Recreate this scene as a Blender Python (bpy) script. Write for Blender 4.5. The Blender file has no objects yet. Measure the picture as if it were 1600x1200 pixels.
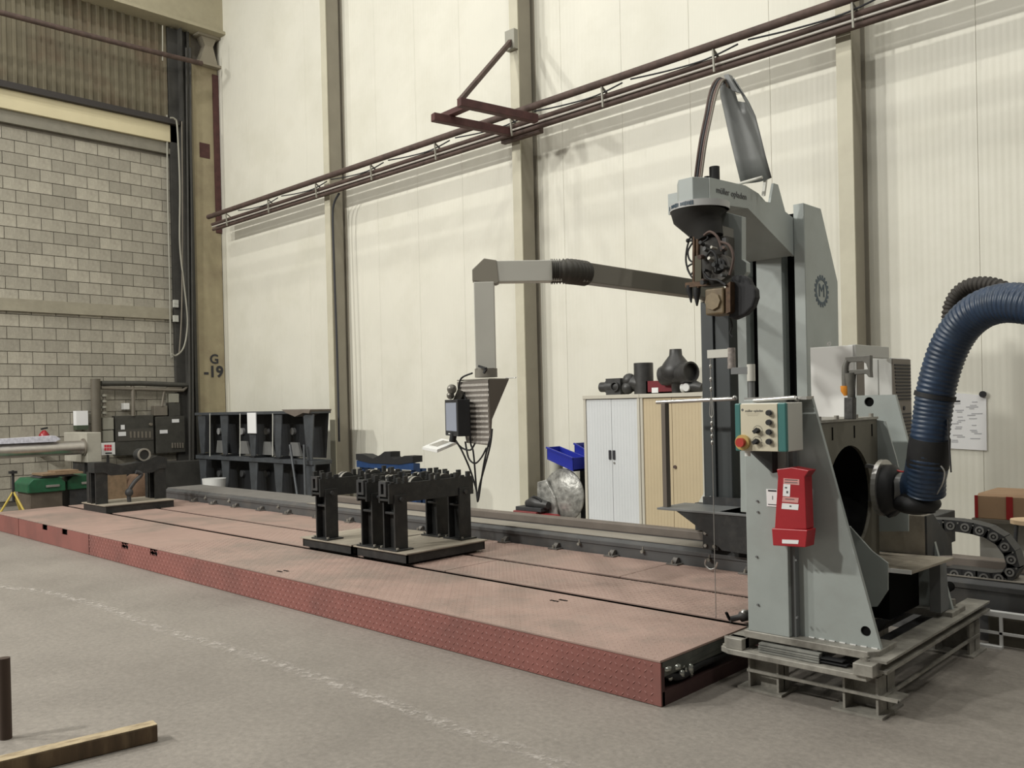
import bpy, bmesh, math, random
from mathutils import Vector, Matrix
random.seed(7)
S = bpy.context.scene
COL = S.collection
PI = math.pi
# ---------------------------------------------------------------- camera
F, CX, CY, H = 1370.4, 800.0, 640.0, 1.6
YAW, PITCH, ROLL = -0.7656, -0.00707, -0.02298
fw = Vector((math.sin(YAW)*math.cos(PITCH), math.cos(YAW)*math.cos(PITCH), math.sin(PITCH)))
r0 = Vector((math.cos(YAW), -math.sin(YAW), 0)); u0 = r0.cross(fw)
RR = r0*math.cos(ROLL)+u0*math.sin(ROLL); UU = -r0*math.sin(ROLL)+u0*math.cos(ROLL)
cd = bpy.data.cameras.new('camera'); cam = bpy.data.objects.new('camera', cd); COL.objects.link(cam)
cd.sensor_width = 36; cd.lens = F/1600*36; cd.shift_y = (CY-600)/1600
cd.clip_start = .05; cd.clip_end = 200
m3 = Matrix((RR, UU, -fw)).transposed()
cam.matrix_world = Matrix.Translation((0, 0, H)) @ m3.to_4x4()
S.camera = cam
# ---------------------------------------------------------------- world, lights, exposure
w = bpy.data.worlds.new('world'); S.world = w; w.use_nodes = True
bg = w.node_tree.nodes['Background']; bg.inputs[0].default_value = (1, .97, .92, 1); bg.inputs[1].default_value = .12
def area(loc, power, size, target, col=(1, .985, .92), spread=None):
    l = bpy.data.lights.new('high_bay_or_fill_light', 'AREA'); l.energy = power; l.shape = 'DISK'; l.size = size; l.color = col
    o = bpy.data.objects.new('high_bay_or_fill_light', l); COL.objects.link(o); o.location = loc
    o.rotation_euler = (Vector(target)-Vector(loc)).to_track_quat('-Z', 'Y').to_euler()
    return o
for lx in (-15.5, -11.5, -7.5):                     # rows of high bay lamps over the hall
    area((lx, -5, 8.6), 700, .6, (lx+2.5, 1.5, 0))
for lx in (-14, -9.6, -5.2, -.8):
    area((lx, 5.9, 11.5), 75, .25, (lx, 6.8, 0))
for lx in (-13.2, -8.8, -4.4):
    area((lx, 2.2, 11.0), 140, .3, (lx, 4, 0))
area((1.5, 6.6, 10.4), 110, .3, (.5, 7.6, 0)); area((.2, 1.2, 10.6), 95, .3, (-.5, 5, 0)); area((4.0, 2.5, 10.6), 170, .3, (1.5, 6, 1))  # fill lamps added to brighten the dark right side
S.view_settings.view_transform = 'Standard'; S.view_settings.look = 'None'
S.view_settings.exposure = -0.09; S.view_settings.gamma = 1; S.view_settings.use_curve_mapping = False
# ---------------------------------------------------------------- helpers
def at(px, py, x=None, y=None, z=None):
    r = fw + RR*((px-CX)/F) + UU*((CY-py)/F)
    if x is not None: t = x/r[0]
    elif y is not None: t = y/r[1]
    else: t = (z-H)/r[2]
    return Vector((r[0]*t, r[1]*t, H+r[2]*t))
MATS = {}
def mat(name, col, rough=.6, metal=0., var=.0, scale=6., bump=0., bscale=60., dirt=None, dirt_amt=0., dscale=1.5, stretch=(1,1,1), emis=None, spec=.5):
    if name in MATS: return MATS[name]
    m = bpy.data.materials.new(name); m.use_nodes = True; nt = m.node_tree; N = nt.nodes; L = nt.links
    b = N['Principled BSDF']; b.inputs['Roughness'].default_value = rough; b.inputs['Metallic'].default_value = metal
    b.inputs['Specular IOR Level'].default_value = spec
    c = (*col, 1); b.inputs['Base Color'].default_value = c
    tc = N.new('ShaderNodeTexCoord'); mp = N.new('ShaderNodeMapping'); mp.inputs['Scale'].default_value = stretch
    L.new(tc.outputs['Object'], mp.inputs[0])
    src = None
    if var:
        n = N.new('ShaderNodeTexNoise'); n.inputs['Scale'].default_value = scale; n.inputs['Detail'].default_value = 6; n.inputs['Roughness'].default_value = .6
        L.new(mp.outputs[0], n.inputs['Vector'])
        r = N.new('ShaderNodeMapRange'); r.inputs['From Min'].default_value = .3; r.inputs['From Max'].default_value = .7
        r.inputs['To Min'].default_value = 1-var; r.inputs['To Max'].default_value = 1+var
        L.new(n.outputs['Fac'], r.inputs['Value'])
        mx = N.new('ShaderNodeVectorMath'); mx.operation = 'SCALE'; mx.inputs[0].default_value = col
        L.new(r.outputs[0], mx.inputs['Scale']); src = mx.outputs[0]
    if dirt:
        n = N.new('ShaderNodeTexNoise'); n.inputs['Scale'].default_value = dscale; n.inputs['Detail'].default_value = 8; n.inputs['Roughness'].default_value = .65
        L.new(mp.outputs[0], n.inputs['Vector'])
        r = N.new('ShaderNodeMapRange'); r.inputs['From Min'].default_value = .48; r.inputs['From Max'].default_value = .68
        r.inputs['To Min'].default_value = 0; r.inputs['To Max'].default_value = dirt_amt
        L.new(n.outputs['Fac'], r.inputs['Value'])
        mx = N.new('ShaderNodeMix'); mx.data_type = 'RGBA'; L.new(r.outputs[0], mx.inputs['Factor'])
        if src: L.new(src, mx.inputs['A'])
        else: mx.inputs['A'].default_value = c
        mx.inputs['B'].default_value = (*dirt, 1); src = mx.outputs['Result']
    if src: L.new(src, b.inputs['Base Color'])
    if bump:
        n = N.new('ShaderNodeTexNoise'); n.inputs['Scale'].default_value = bscale; n.inputs['Detail'].default_value = 4
        L.new(mp.outputs[0], n.inputs['Vector'])
        bp = N.new('ShaderNodeBump'); bp.inputs['Strength'].default_value = bump; bp.inputs['Distance'].default_value = .01
        L.new(n.outputs['Fac'], bp.inputs['Height']); L.new(bp.outputs[0], b.inputs['Normal'])
    if emis:
        b.inputs['Emission Color'].default_value = (*emis[0], 1); b.inputs['Emission Strength'].default_value = emis[1]
    MATS[name] = m; return m
def aim(a, b):
    z = (b-a).normalized(); u = Vector((0,0,1)) if abs(z.z) < .95 else Vector((0,1,0))
    x = u.cross(z).normalized(); return x, z.cross(x), z
class MB:
    def __init__(s): s.v = []; s.f = []; s.sm = []
    def add(s, vs, fs, smooth=False):
        o = len(s.v); s.v += [tuple(v) for v in vs]; s.f += [tuple(i+o for i in f) for f in fs]; s.sm += [smooth]*len(fs); return s
    def box(s, x0, x1, y0, y1, z0, z1):
        v = [(x0,y0,z0),(x1,y0,z0),(x1,y1,z0),(x0,y1,z0),(x0,y0,z1),(x1,y0,z1),(x1,y1,z1),(x0,y1,z1)]
        return s.add(v, [(0,3,2,1),(4,5,6,7),(0,1,5,4),(1,2,6,5),(2,3,7,6),(3,0,4,7)])
    def bar(s, a, b, w=.03, h=.03, up=None):
        a, b = Vector(a), Vector(b); x, y, z = aim(a, b)
        if up: x = Vector(up).cross(z).normalized(); y = z.cross(x)
        v = [p+x*i*w/2+y*j*h/2 for p in (a, b) for i, j in ((-1,-1),(1,-1),(1,1),(-1,1))]
        return s.add(v, [(3,2,1,0),(4,5,6,7),(0,1,5,4),(1,2,6,5),(2,3,7,6),(3,0,4,7)])
    def tube(s, pts, r, n=10, cap=True):
        pts = [Vector(p) for p in pts]; rs = r if isinstance(r, (list, tuple)) else [r]*len(pts)
        vs = []; px = None
        for i, p in enumerate(pts):
            d = (pts[min(i+1, len(pts)-1)]-pts[max(i-1, 0)]).normalized()
            if px is None: px = aim(Vector((0,0,0)), d)[0]
            else: px = (px-d*px.dot(d)).normalized()
            py = d.cross(px)
            for k in range(n):
                a = 2*PI*k/n; vs.append(p+px*math.cos(a)*rs[i]+py*math.sin(a)*rs[i])
        m = len(pts)
        s.add(vs, [(i*n+k, i*n+(k+1)%n, (i+1)*n+(k+1)%n, (i+1)*n+k) for i in range(m-1) for k in range(n)], True)
        if cap:
            s.add(vs[:n], [tuple(range(n-1, -1, -1))]); s.add(vs[-n:], [tuple(range(n))])
        return s
    def cyl(s, a, b, r, n=20, r2=None): return s.tube([a, b], [r, r if r2 is None else r2], n)
    def prism(s, poly, ax, a, b):
        def P(p, t): return {'y': (p[0], t, p[1]), 'x': (t, p[0], p[1]), 'z': (p[0], p[1], t)}[ax]
        n = len(poly)
        v = [P(p, a) for p in poly]+[P(p, b) for p in poly]
        return s.add(v, [tuple(range(n)), tuple(range(2*n-1, n-1, -1))]+[(i, i+n, (i+1)%n+n, (i+1)%n) for i in range(n)])
    def ring(s, c, ax, r0, r1, a, b, n=28):
        vs = []
        for k in range(n):
            t = 2*PI*k/n
            for r in (r0, r1):
                for d in (a, b):
                    p = (c[0]+r*math.cos(t), c[1]+r*math.sin(t))
                    vs.append({'y': (p[0], d, p[1]), 'x': (d, p[0], p[1]), 'z': (p[0], p[1], d)}[ax])
        f = []
        for k in range(n):
            i = 4*k; j = 4*((k+1)%n)
            f += [(i,j,j+1,i+1), (i+2,i+3,j+3,j+2), (i,i+2,j+2,j), (i+1,j+1,j+3,i+3)]
        return s.add(vs, f)
    def ball(s, c, r, n=14, sq=(1,1,1), z0=-1, z1=1):
        c = Vector(c); vs = []; m = n//2+1
        a0, a1 = math.asin(z0), math.asin(z1)
        for i in range(m+1):
            a = a0+(a1-a0)*i/m
            for k in range(n):
                t = 2*PI*k/n
                vs.append((c.x+r*sq[0]*math.cos(a)*math.cos(t), c.y+r*sq[1]*math.cos(a)*math.sin(t), c.z+r*sq[2]*math.sin(a)))
        return s.add(vs, [(i*n+k, i*n+(k+1)%n, (i+1)*n+(k+1)%n, (i+1)*n+k) for i in range(m) for k in range(n)]+[tuple(range(n-1,-1,-1)), tuple(range(m*n, m*n+n))], True)
def wloc(p):
    l = Vector((0,0,0))
    while p: l += p.location; p = p.parent
    return l
def obj(name, mb, m, parent=None, bevel=0., label=None, recalc=True, kind=None):
    me = bpy.data.meshes.new(name); off = wloc(parent)
    me.from_pydata([(v[0]-off.x, v[1]-off.y, v[2]-off.z) for v in mb.v], [], mb.f)
    me.polygons.foreach_set('use_smooth', mb.sm)
    if recalc:
        bm = bmesh.new(); bm.from_mesh(me); bmesh.ops.recalc_face_normals(bm, faces=bm.faces); bm.to_mesh(me); bm.free()
    me.materials.append(m); o = bpy.data.objects.new(name, me); COL.objects.link(o)
    if parent: o.parent = parent
    if bevel:
        b = o.modifiers.new('bevel', 'BEVEL'); b.width = bevel; b.segments = 2; b.limit_method = 'ANGLE'; b.angle_limit = .7
    if label: o['label'] = label
    if kind: o['kind'] = kind
    return o
def thing(name, label, cat, loc, group=None):
    o = bpy.data.objects.new(name, None); COL.objects.link(o); o.location = loc; o.empty_display_size = .1
    o['label'] = label; o['category'] = cat
    if group: o['group'] = group
    return o
def tag(o, label, cat, group=None):
    o['label'] = label; o['category'] = cat
    if group: o['group'] = group
    return o
def struct(name, mb, m, **k):
    o = obj(name, mb, m, **k); o['kind'] = 'structure'; return o
def text(body, size, loc, rot, m, parent, name='lettering', depth=.0008, sx=1., align='CENTER', fat=0):
    cu = bpy.data.curves.new(name, 'FONT'); cu.body = body; cu.size = size; cu.extrude = depth; cu.align_x = align; cu.align_y = 'CENTER'; cu.resolution_u = 3; cu.offset = fat
    t = bpy.data.objects.new('tmp', cu); COL.objects.link(t)
    dg = bpy.context.evaluated_depsgraph_get(); dg.update()
    me = bpy.data.meshes.new_from_object(t.evaluated_get(dg)); bpy.data.objects.remove(t)
    M = Matrix.Translation(Vector(loc)-wloc(parent)) @ rot.to_4x4() @ Matrix.Diagonal((sx, 1, 1, 1)); me.transform(M)
    me.materials.clear(); me.materials.append(m); o = bpy.data.objects.new(name, me); COL.objects.link(o); o.parent = parent; return o
ROT_F = Matrix(((1,0,0),(0,0,-1),(0,1,0)))          # text on a face that looks towards -Y
ROT_X = Matrix(((0,0,1),(1,0,0),(0,1,0)))           # text on a face that looks towards +X
def ptx(px, py, **k): return tuple(at(px, py, **k))
def poly(pts, y=None, x=None):                      # outline on a real plane of the thing
    if y is not None: return [(q.x, q.z) for q in (at(*p, y=y) for p in pts)]
    return [(q.y, q.z) for q in (at(*p, x=x) for p in pts)]
def arc(pts, n=8):                                  # smooth curve through points
    P = [Vector(p) for p in pts]; out = []
    for i in range(len(P)-1):
        a, b, c, d = P[max(i-1,0)], P[i], P[i+1], P[min(i+2, len(P)-1)]
        for k in range(n):
            t = k/n; out.append(.5*((2*b)+(c-a)*t+(2*a-5*b+4*c-d)*t*t+(3*b-a-3*c+d)*t**3))
    return out+[P[-1]]
# ---------------------------------------------------------------- materials
M_grey = mat('machine_grey', (.335,.365,.35), .45, var=.07, scale=3, dirt=(.27,.28,.26), dirt_amt=.45, dscale=2.5)
M_greyd = mat('machine_grey_dark', (.15,.155,.155), .5, var=.1, scale=3)
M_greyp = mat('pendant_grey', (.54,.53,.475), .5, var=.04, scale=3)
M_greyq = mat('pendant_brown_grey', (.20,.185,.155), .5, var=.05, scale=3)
M_black = mat('black_steel', (.008,.008,.008), .95, spec=.05)
M_dark = mat('dark_steel', (.035,.036,.038), .55, var=.25, scale=9, dirt=(.07,.06,.05), dirt_amt=.5, dscale=6)
M_blackpaint = mat('black_paint', (.017,.018,.018), .5, var=.3, scale=12, dirt=(.06,.055,.05), dirt_amt=.4, dscale=9)
M_track = mat('track_grey', (.075,.075,.075), .6, var=.15, scale=4, dirt=(.13,.115,.10), dirt_amt=.5, dscale=3)
M_tracktop = mat('track_top', (.30,.275,.235), .5, var=.2, scale=3, stretch=(.2,1,1), dirt=(.14,.12,.10), dirt_amt=.6, dscale=3)
M_pinkbrown = mat('rail_brown', (.15,.125,.105), .6, var=.15, scale=4)
M_worn = mat('worn_steel', (.30,.285,.25), .5, metal=.2, var=.3, scale=9, dirt=(.10,.09,.075), dirt_amt=.7, dscale=5)
M_plate = mat('top_plate', (.33,.29,.23), .6, var=.2, scale=7, stretch=(1,.3,1), dirt=(.15,.13,.11), dirt_amt=.7, dscale=4)
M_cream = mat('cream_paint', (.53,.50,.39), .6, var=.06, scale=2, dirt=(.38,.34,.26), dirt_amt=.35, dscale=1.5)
M_colshade = mat('column_web_shade', (.29,.265,.21), .7, var=.08, scale=2)  # cream column paint darkened; shade on the web side is in the colour
M_olive = mat('column_olive', (.35,.30,.19), .65, var=.12, scale=2, dirt=(.20,.15,.10), dirt_amt=.5, dscale=1.3)
M_red = mat('red_oxide', (.075,.028,.025), .7, var=.25, scale=9)
M_rust = mat('brown_rust', (.085,.055,.045), .75, var=.3, scale=8)
M_silver = mat('bare_steel', (.50,.49,.47), .35, metal=.85, var=.1, scale=8)
M_white = mat('white_paint', (.72,.72,.70), .5, var=.03)
M_paper = mat('paper', (.80,.80,.80), .8)
M_ink = mat('ink', (.03,.03,.035), .7)
M_rubber = mat('rubber_black', (.012,.012,.013), .65, var=.2, scale=20)
M_teal = mat('teal_trim', (.05,.17,.16), .4)
M_beige = mat('panel_beige', (.60,.55,.42), .5, var=.03)
M_redbox = mat('red_box', (.36,.018,.025), .38, var=.08, scale=6)
M_hose = mat('blue_hose', (.018,.036,.072), .42, var=.3, scale=14, dirt=(.05,.07,.10), dirt_amt=.5, dscale=9)
M_screen = mat('screen_glass', (.20,.21,.24), .25)
M_blue = mat('blue_steel', (.012,.045,.14), .5, var=.2, scale=8)
M_bluebin = mat('blue_plastic', (.018,.03,.33), .35)
M_green = mat('green_paint', (.015,.10,.045), .45, var=.2, scale=10, dirt=(.02,.05,.03), dirt_amt=.5, dscale=8)
M_brownwood = mat('chipboard', (.22,.15,.09), .7, var=.2, scale=12)
M_card = mat('cardboard', (.36,.23,.135), .75, var=.08, scale=5)
M_redtape = mat('red_tape', (.33,.02,.02), .5)
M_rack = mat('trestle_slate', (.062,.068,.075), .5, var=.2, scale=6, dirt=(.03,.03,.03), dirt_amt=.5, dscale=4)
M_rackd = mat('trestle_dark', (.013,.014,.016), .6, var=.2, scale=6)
M_conduit = mat('conduit_grey', (.17,.15,.12), .6, var=.1)
M_paneld = mat('switch_panel', (.055,.053,.045), .55, var=.2, scale=9)
M_pvc = mat('pvc_grey', (.30,.29,.24), .5)
M_copper = mat('brown_brass', (.07,.04,.022), .5, metal=.5, var=.4, scale=25)
M_ochre = mat('ochre_housing', (.15,.11,.06), .5, var=.25, scale=14, dirt=(.10,.06,.03), dirt_amt=.7, dscale=12)
M_orange = mat('orange_plastic', (.75,.28,.03), .4)
M_wood = mat('timber', (.40,.32,.20), .7, var=.25, scale=6, stretch=(4,1,4), dirt=(.12,.08,.04), dirt_amt=.75, dscale=9)
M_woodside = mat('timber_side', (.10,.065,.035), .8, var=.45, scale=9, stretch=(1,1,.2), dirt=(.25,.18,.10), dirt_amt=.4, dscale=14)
M_cabw = mat('cabinet_white', (.66,.68,.69), .45, var=.025, scale=3)
M_cabframe = mat('cabinet_frame', (.55,.52,.44), .5, var=.03)
M_cabcream = mat('cabinet_cream', (.56,.46,.30), .5, var=.05, scale=2, dirt=(.50,.38,.24), dirt_amt=.4, dscale=1)
M_pipefit = mat('cast_fitting', (.055,.054,.053), .45, metal=.3, var=.2, scale=12)
M_foil = mat('foil_wrap', (.36,.355,.33), .38, metal=.35, var=.5, scale=14, bump=1., bscale=16)
M_yellow = mat('yellow_paint', (.55,.42,.09), .5)
M_ltgrey = mat('light_cabinet_grey', (.80,.80,.77), .5, var=.02)
M_ventbrown = mat('vent_side', (.20,.175,.15), .6)
M_clad = mat('roof_cladding', (.15,.13,.085), .7, var=.12, scale=2, dirt=(.11,.06,.035), dirt_amt=.5, dscale=1.2)
M_beamy = mat('cream_beam', (.62,.55,.36), .65, var=.06, scale=1.5)
M_emblem = mat('emblem_blue', (.045,.075,.105), .5)
M_print = mat('grey_print', (.10,.10,.10), .6)
# ---------------------------------------------------------------- setting: floor
def floor_mat():
    m = mat('concrete_floor', (.235,.212,.186), .55, var=.10, scale=1.1, bump=.25, bscale=35, dirt=(.12,.105,.09), dirt_amt=.35, dscale=.6)
    nt = m.node_tree; N = nt.nodes; L = nt.links; b = N['Principled BSDF']
    src = b.inputs['Base Color'].links[0].from_socket
    tc = N.new('ShaderNodeTexCoord'); n = N.new('ShaderNodeTexNoise'); n.inputs['Scale'].default_value = 30; n.inputs['Detail'].default_value = 8; n.inputs['Roughness'].default_value = .7
    L.new(tc.outputs['Object'], n.inputs['Vector'])
    r = N.new('ShaderNodeMapRange'); r.inputs['From Min'].default_value = .3; r.inputs['From Max'].default_value = .7; r.inputs['To Min'].default_value = .80; r.inputs['To Max'].default_value = 1.2
    L.new(n.outputs['Fac'], r.inputs['Value'])
    v = N.new('ShaderNodeVectorMath'); v.operation = 'SCALE'; L.new(src, v.inputs[0]); L.new(r.outputs[0], v.inputs['Scale'])
    # small pale chips
    vo = N.new('ShaderNodeTexVoronoi'); vo.inputs['Scale'].default_value = 9; L.new(tc.outputs['Object'], vo.inputs['Vector'])
    r2 = N.new('ShaderNodeMapRange'); r2.inputs['From Min'].default_value = .03; r2.inputs['From Max'].default_value = .06; r2.inputs['To Min'].default_value = .35; r2.inputs['To Max'].default_value = 0
    L.new(vo.outputs['Distance'], r2.inputs['Value'])
    mx = N.new('ShaderNodeMix'); mx.data_type = 'RGBA'; L.new(r2.outputs[0], mx.inputs['Factor']); L.new(v.outputs[0], mx.inputs['A']); mx.inputs['B'].default_value = (.42,.39,.35,1)
    L.new(mx.outputs['Result'], b.inputs['Base Color']); return m
fl = struct('floor', MB().box(-17.6, 6, -6, 9.2, -.1, 0), floor_mat())
def line_mat():
    m = bpy.data.materials.new('worn_line_paint'); m.use_nodes = True; nt = m.node_tree; N = nt.nodes; L = nt.links
    b = N['Principled BSDF']; b.inputs['Base Color'].default_value = (.50,.46,.42,1); b.inputs['Roughness'].default_value = .7
    tc = N.new('ShaderNodeTexCoord'); n = N.new('ShaderNodeTexNoise'); n.inputs['Scale'].default_value = 16; n.inputs['Detail'].default_value = 9; n.inputs['Roughness'].default_value = .75
    L.new(tc.outputs['Object'], n.inputs['Vector'])
    r = N.new('ShaderNodeMapRange'); r.inputs['From Min'].default_value = .47; r.inputs['From Max'].default_value = .60; L.new(n.outputs['Fac'], r.inputs['Value'])
    uv = N.new('ShaderNodeUVMap'); sp = N.new('ShaderNodeSeparateXYZ'); L.new(uv.outputs[0], sp.inputs[0])
    pp = N.new('ShaderNodeMath'); pp.operation = 'PINGPONG'; pp.inputs[1].default_value = .5; L.new(sp.outputs['Y'], pp.inputs[0])
    r3 = N.new('ShaderNodeMapRange'); r3.inputs['From Max'].default_value = .35; L.new(pp.outputs[0], r3.inputs['Value'])
    mu = N.new('ShaderNodeMath'); mu.operation = 'MULTIPLY'; L.new(r.outputs[0], mu.inputs[0]); L.new(r3.outputs[0], mu.inputs[1])
    m2 = N.new('ShaderNodeMath'); m2.operation = 'MULTIPLY'; L.new(mu.outputs[0], m2.inputs[0]); m2.inputs[1].default_value = .75
    L.new(m2.outputs[0], b.inputs['Alpha']); return m
ctl = arc([ptx(-60,912,z=.002), ptx(60,923,z=.002), ptx(150,945,z=.002), ptx(260,985,z=.002), ptx(400,1026,z=.002), ptx(540,1074,z=.002), ptx(700,1132,z=.002), ptx(850,1185,z=.002), ptx(960,1230,z=.002)], 6)
mb = MB(); n = len(ctl)
for i, p in enumerate(ctl):
    d = (ctl[min(i+1,n-1)]-ctl[max(i-1,0)]).normalized(); q = Vector((-d.y, d.x, 0))*(.075)
    mb.v += [tuple(p+q), tuple(p-q)]
for i in range(n-1): mb.f.append((2*i, 2*i+1, 2*i+3, 2*i+2)); mb.sm.append(False)
ln = obj('painted_line', mb, line_mat(), fl, recalc=False, label='faint worn white curved line painted on the concrete')
uvl = ln.data.uv_layers.new()
for po in ln.data.polygons:
    for li in po.loop_indices:
        vi = ln.data.loops[li].vertex_index; uvl.data[li].uv = (vi//2/n, vi % 2)
# ---------------------------------------------------------------- setting: white panelled wall
def wall_mat():
    m = mat('white_wall_panel', (.72,.70,.61), .55, var=.035, scale=.9, dirt=(.60,.58,.48), dirt_amt=.45, dscale=.8)
    nt = m.node_tree; N = nt.nodes; L = nt.links; b = N['Principled BSDF']
    tc = N.new('ShaderNodeTexCoord'); wv = N.new('ShaderNodeTexWave'); wv.bands_direction = 'X'; wv.inputs['Scale'].default_value = 5.2; wv.inputs['Distortion'].default_value = 0
    L.new(tc.outputs['Object'], wv.inputs['Vector'])
    n = N.new('ShaderNodeTexNoise'); n.inputs['Scale'].default_value = 1.6; mp = N.new('ShaderNodeMapping'); mp.inputs['Scale'].default_value = (1, 1, .6)
    L.new(tc.outputs['Object'], mp.inputs[0]); L.new(mp.outputs[0], n.inputs['Vector'])
    ad = N.new('ShaderNodeMath'); ad.operation = 'MULTIPLY_ADD'; L.new(n.outputs['Fac'], ad.inputs[0]); ad.inputs[1].default_value = 3.; L.new(wv.outputs['Fac'], ad.inputs[2])
    bp = N.new('ShaderNodeBump'); bp.inputs['Strength'].default_value = .13; bp.inputs['Distance'].default_value = .012
    L.new(ad.outputs[0], bp.inputs['Height']); L.new(bp.outputs[0], b.inputs['Normal']); return m
WM = wall_mat()
wb = struct('wall_back', MB().box(-17.6, 6, 9.03, 9.2, 0, 11), mat('wall_core', (.5,.48,.42), .8))
x = -16.87
seams = [-16.87,-15.72,-14.7,-13.67,-12.64,-11.62,-10.6,-9.57,-8.5,-7.6,-6.61,-5.62,-4.6,-3.56,-2.52,-1.5,-.47,.55,1.6]
for a, b in zip(seams, seams[1:]):
    obj('wall_panel', MB().box(a+.0012, b-.0012, 9.0, 9.035, 0.02, 10.9), WM, wb, bevel=.003)
# ---------------------------------------------------------------- setting: block wall
XW = -16.95
wl = struct('wall_left', MB().box(XW-.35, XW-.015, 2.5, 9.2, 0, 10.6), mat('mortar', (.15,.135,.11), .9, var=.15, scale=8))
def block_mesh(yl, zl, m, k):
    bm = MB(); j = .006
    bm.box(-.02, .0, 0, yl-2*j, 0, zl-2*j)
    me = bpy.data.meshes.new('block'); me.from_pydata(bm.v, [], bm.f); me.materials.append(m)
    return me
bmats = [mat('block_%d' % i, tuple(c*f for c in (.36,.335,.275)), .9, var=.10, scale=14, bump=.5, bscale=50, dirt=(.24,.22,.18), dirt_amt=.45, dscale=3) for i, f in enumerate((.86,.95,1.,1.07,1.14))]
BW, BH = .405, .2185
full = [block_mesh(BW, BH, m, 0) for m in bmats]
rows = 30
nb = 0
for r in range(rows):
    z = .09+r*BH
    if z > 6.6: break
    y = 4.35-(BW/2 if r % 2 else 0)
    while y < 8.05:
        o = bpy.data.objects.new('block', random.choice(full)); COL.objects.link(o); o.parent = wl
        o.location = (XW+random.uniform(-.002,.003), y+.006, z+.006); y += BW; nb += 1
mb = MB()
for r in range(rows):
    z = .09+r*BH
    if z > 6.6: break
    y = 4.35-(BW/2 if r % 2 else 0)-BW
    while y > 2.5: mb.box(XW-.02, XW, y+.006, y+BW-.006, z+.006, z+BH-.006); y -= BW
    y = 4.35-(BW/2 if r % 2 else 0)
    while y < 8.05: y += BW
    while y < 8.85: mb.box(XW-.02, XW, y+.006, y+BW-.006, z+.006, z+BH-.006); y += BW
obj('block_courses', mb, bmats[2], wl, kind='stuff')
# channel band, cream beam, gutter ledge
struct('trim_1', MB().box(XW-.01, XW+.05, 2.5, 7.93, 3.42, 3.50).box(XW-.01, XW+.025, 2.5, 7.93, 3.50, 3.64), mat('band_concrete', (.30,.275,.21), .8, var=.1))
struct('trim_2', MB().box(XW-.01, XW+.07, 2.5, 8.1, 6.70, 6.80).box(XW-.01, XW+.035, 2.5, 8.1, 6.80, 6.93), mat('ledge_grey', (.22,.205,.165), .8, var=.1))
struct('trim_3', MB().box(XW-.01, XW+.10, 2.5, 8.1, 6.93, 7.27), M_beamy, bevel=.006)
struct('trim_4', MB().box(XW-.01, XW+.2, 2.5, 8.1, 7.27, 7.38), mat('dark_trim', (.035,.03,.028), .7))
# ribbed cladding sheets above
def sheet(y0, y1):
    mb = MB(); pts = []; y = y0
    while y < y1-.001:
        pts += [(y, 0), (y+.05, 0), (y+.065, .035), (y+.115, .035), (y+.13, 0)]; y += .16
    pts.append((y1, 0))
    n = len(pts)
    for z in (7.38, 10.4): mb.v += [(XW+.02+p[1], p[0], z) for p in pts]
    for i in range(n-1): mb.f.append((i, i+1, i+1+n, i+n)); mb.sm.append(False)
    return mb
y = 2.7
while y < 8.0:
    obj('cladding_sheet', sheet(y, y+.96), M_clad, wl, recalc=False); y += .96
# ---------------------------------------------------------------- corner stanchions and roof beam
t = thing('corner_column', 'olive painted corner stanchion stencilled G 19 with rusty red edge', 'column', (-16.7, 8.6, 0))
obj('flange', MB().box(-16.92, -16.86, 8.42, 8.99, 0, 8.61), M_olive, t, bevel=.004)
obj('flange_edge', MB().box(-16.89, -16.84, 8.36, 8.43, 0, 8.61), mat('edge_olive', (.20,.17,.11), .7, var=.1), t)
obj('red_edge', MB().box(-16.87, -16.83, 8.87, 8.99, 5.25, 8.5), M_red, t, label='rusty red painted edge strip')
obj('red_patch', MB().box(-16.862, -16.853, 8.56, 8.78, 6.75, 7.05), M_red, t, label='small red square patch')
obj('cap_plate', MB().prism([(8.55,8.66),(8.95,8.66),(8.85,9.02),(8.93,9.20),(8.6,9.20),(8.68,9.02)], 'x', -16.95, -16.75).box(-17, -16.7, 8.48, 9.0, 8.61, 8.66).box(-17,-16.7,8.52,8.98,9.19,9.24), mat('cap_grey', (.28,.25,.19), .7), t, label='pale flared bearing bracket at the top')
text('G', .27, (-16.852, 8.76, 2.64), ROT_X, M_ink, t, fat=.006)
text('-19', .32, (-16.852, 8.74, 2.38), ROT_X, M_ink, t, fat=.010)
struct('trim_5', MB().box(-17.0, -16.6, 2.5, 9.0, 9.30, 10.2).box(-17.1, -16.5, 2.5, 9.0, 9.24, 9.30), mat('roof_beam', (.40,.36,.25), .7, var=.06))
M_stan = mat('dark_stanchion', (.045,.043,.038), .7, var=.25, scale=4)
t = thing('dark_column', 'dark steel column carrying cables in the corner beside the block wall', 'column', (-16.9, 8.2, 0))
obj('flange', MB().box(-16.95, -16.85, 7.95, 8.36, 0, 9.2), M_stan, t)
obj('web', MB().box(-16.85, -16.70, 8.14, 8.17, 0, 9.2), M_stan, t)
obj('stiffener', MB().box(-16.85, -16.78, 8.30, 8.36, 0, 9.2), M_stan, t)
t2 = None
def cable(name, label, pts, r, m, cat='cable', n=8, k=8, group=None):
    return tag(obj(name, MB().tube(arc(pts, k), r, n), m), label, cat, group)
W = lambda px, py, x=-16.66: ptx(px, py, x=x)
cable('wall_conduit', 'thin pale conduit running full height down the edge of the block wall', [W(261,180,-16.88), W(262,300,-16.88), W(265,430,-16.88), W(267,548,-16.88), W(270,556,-16.88)], .018, M_pvc, 'conduit')
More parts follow.
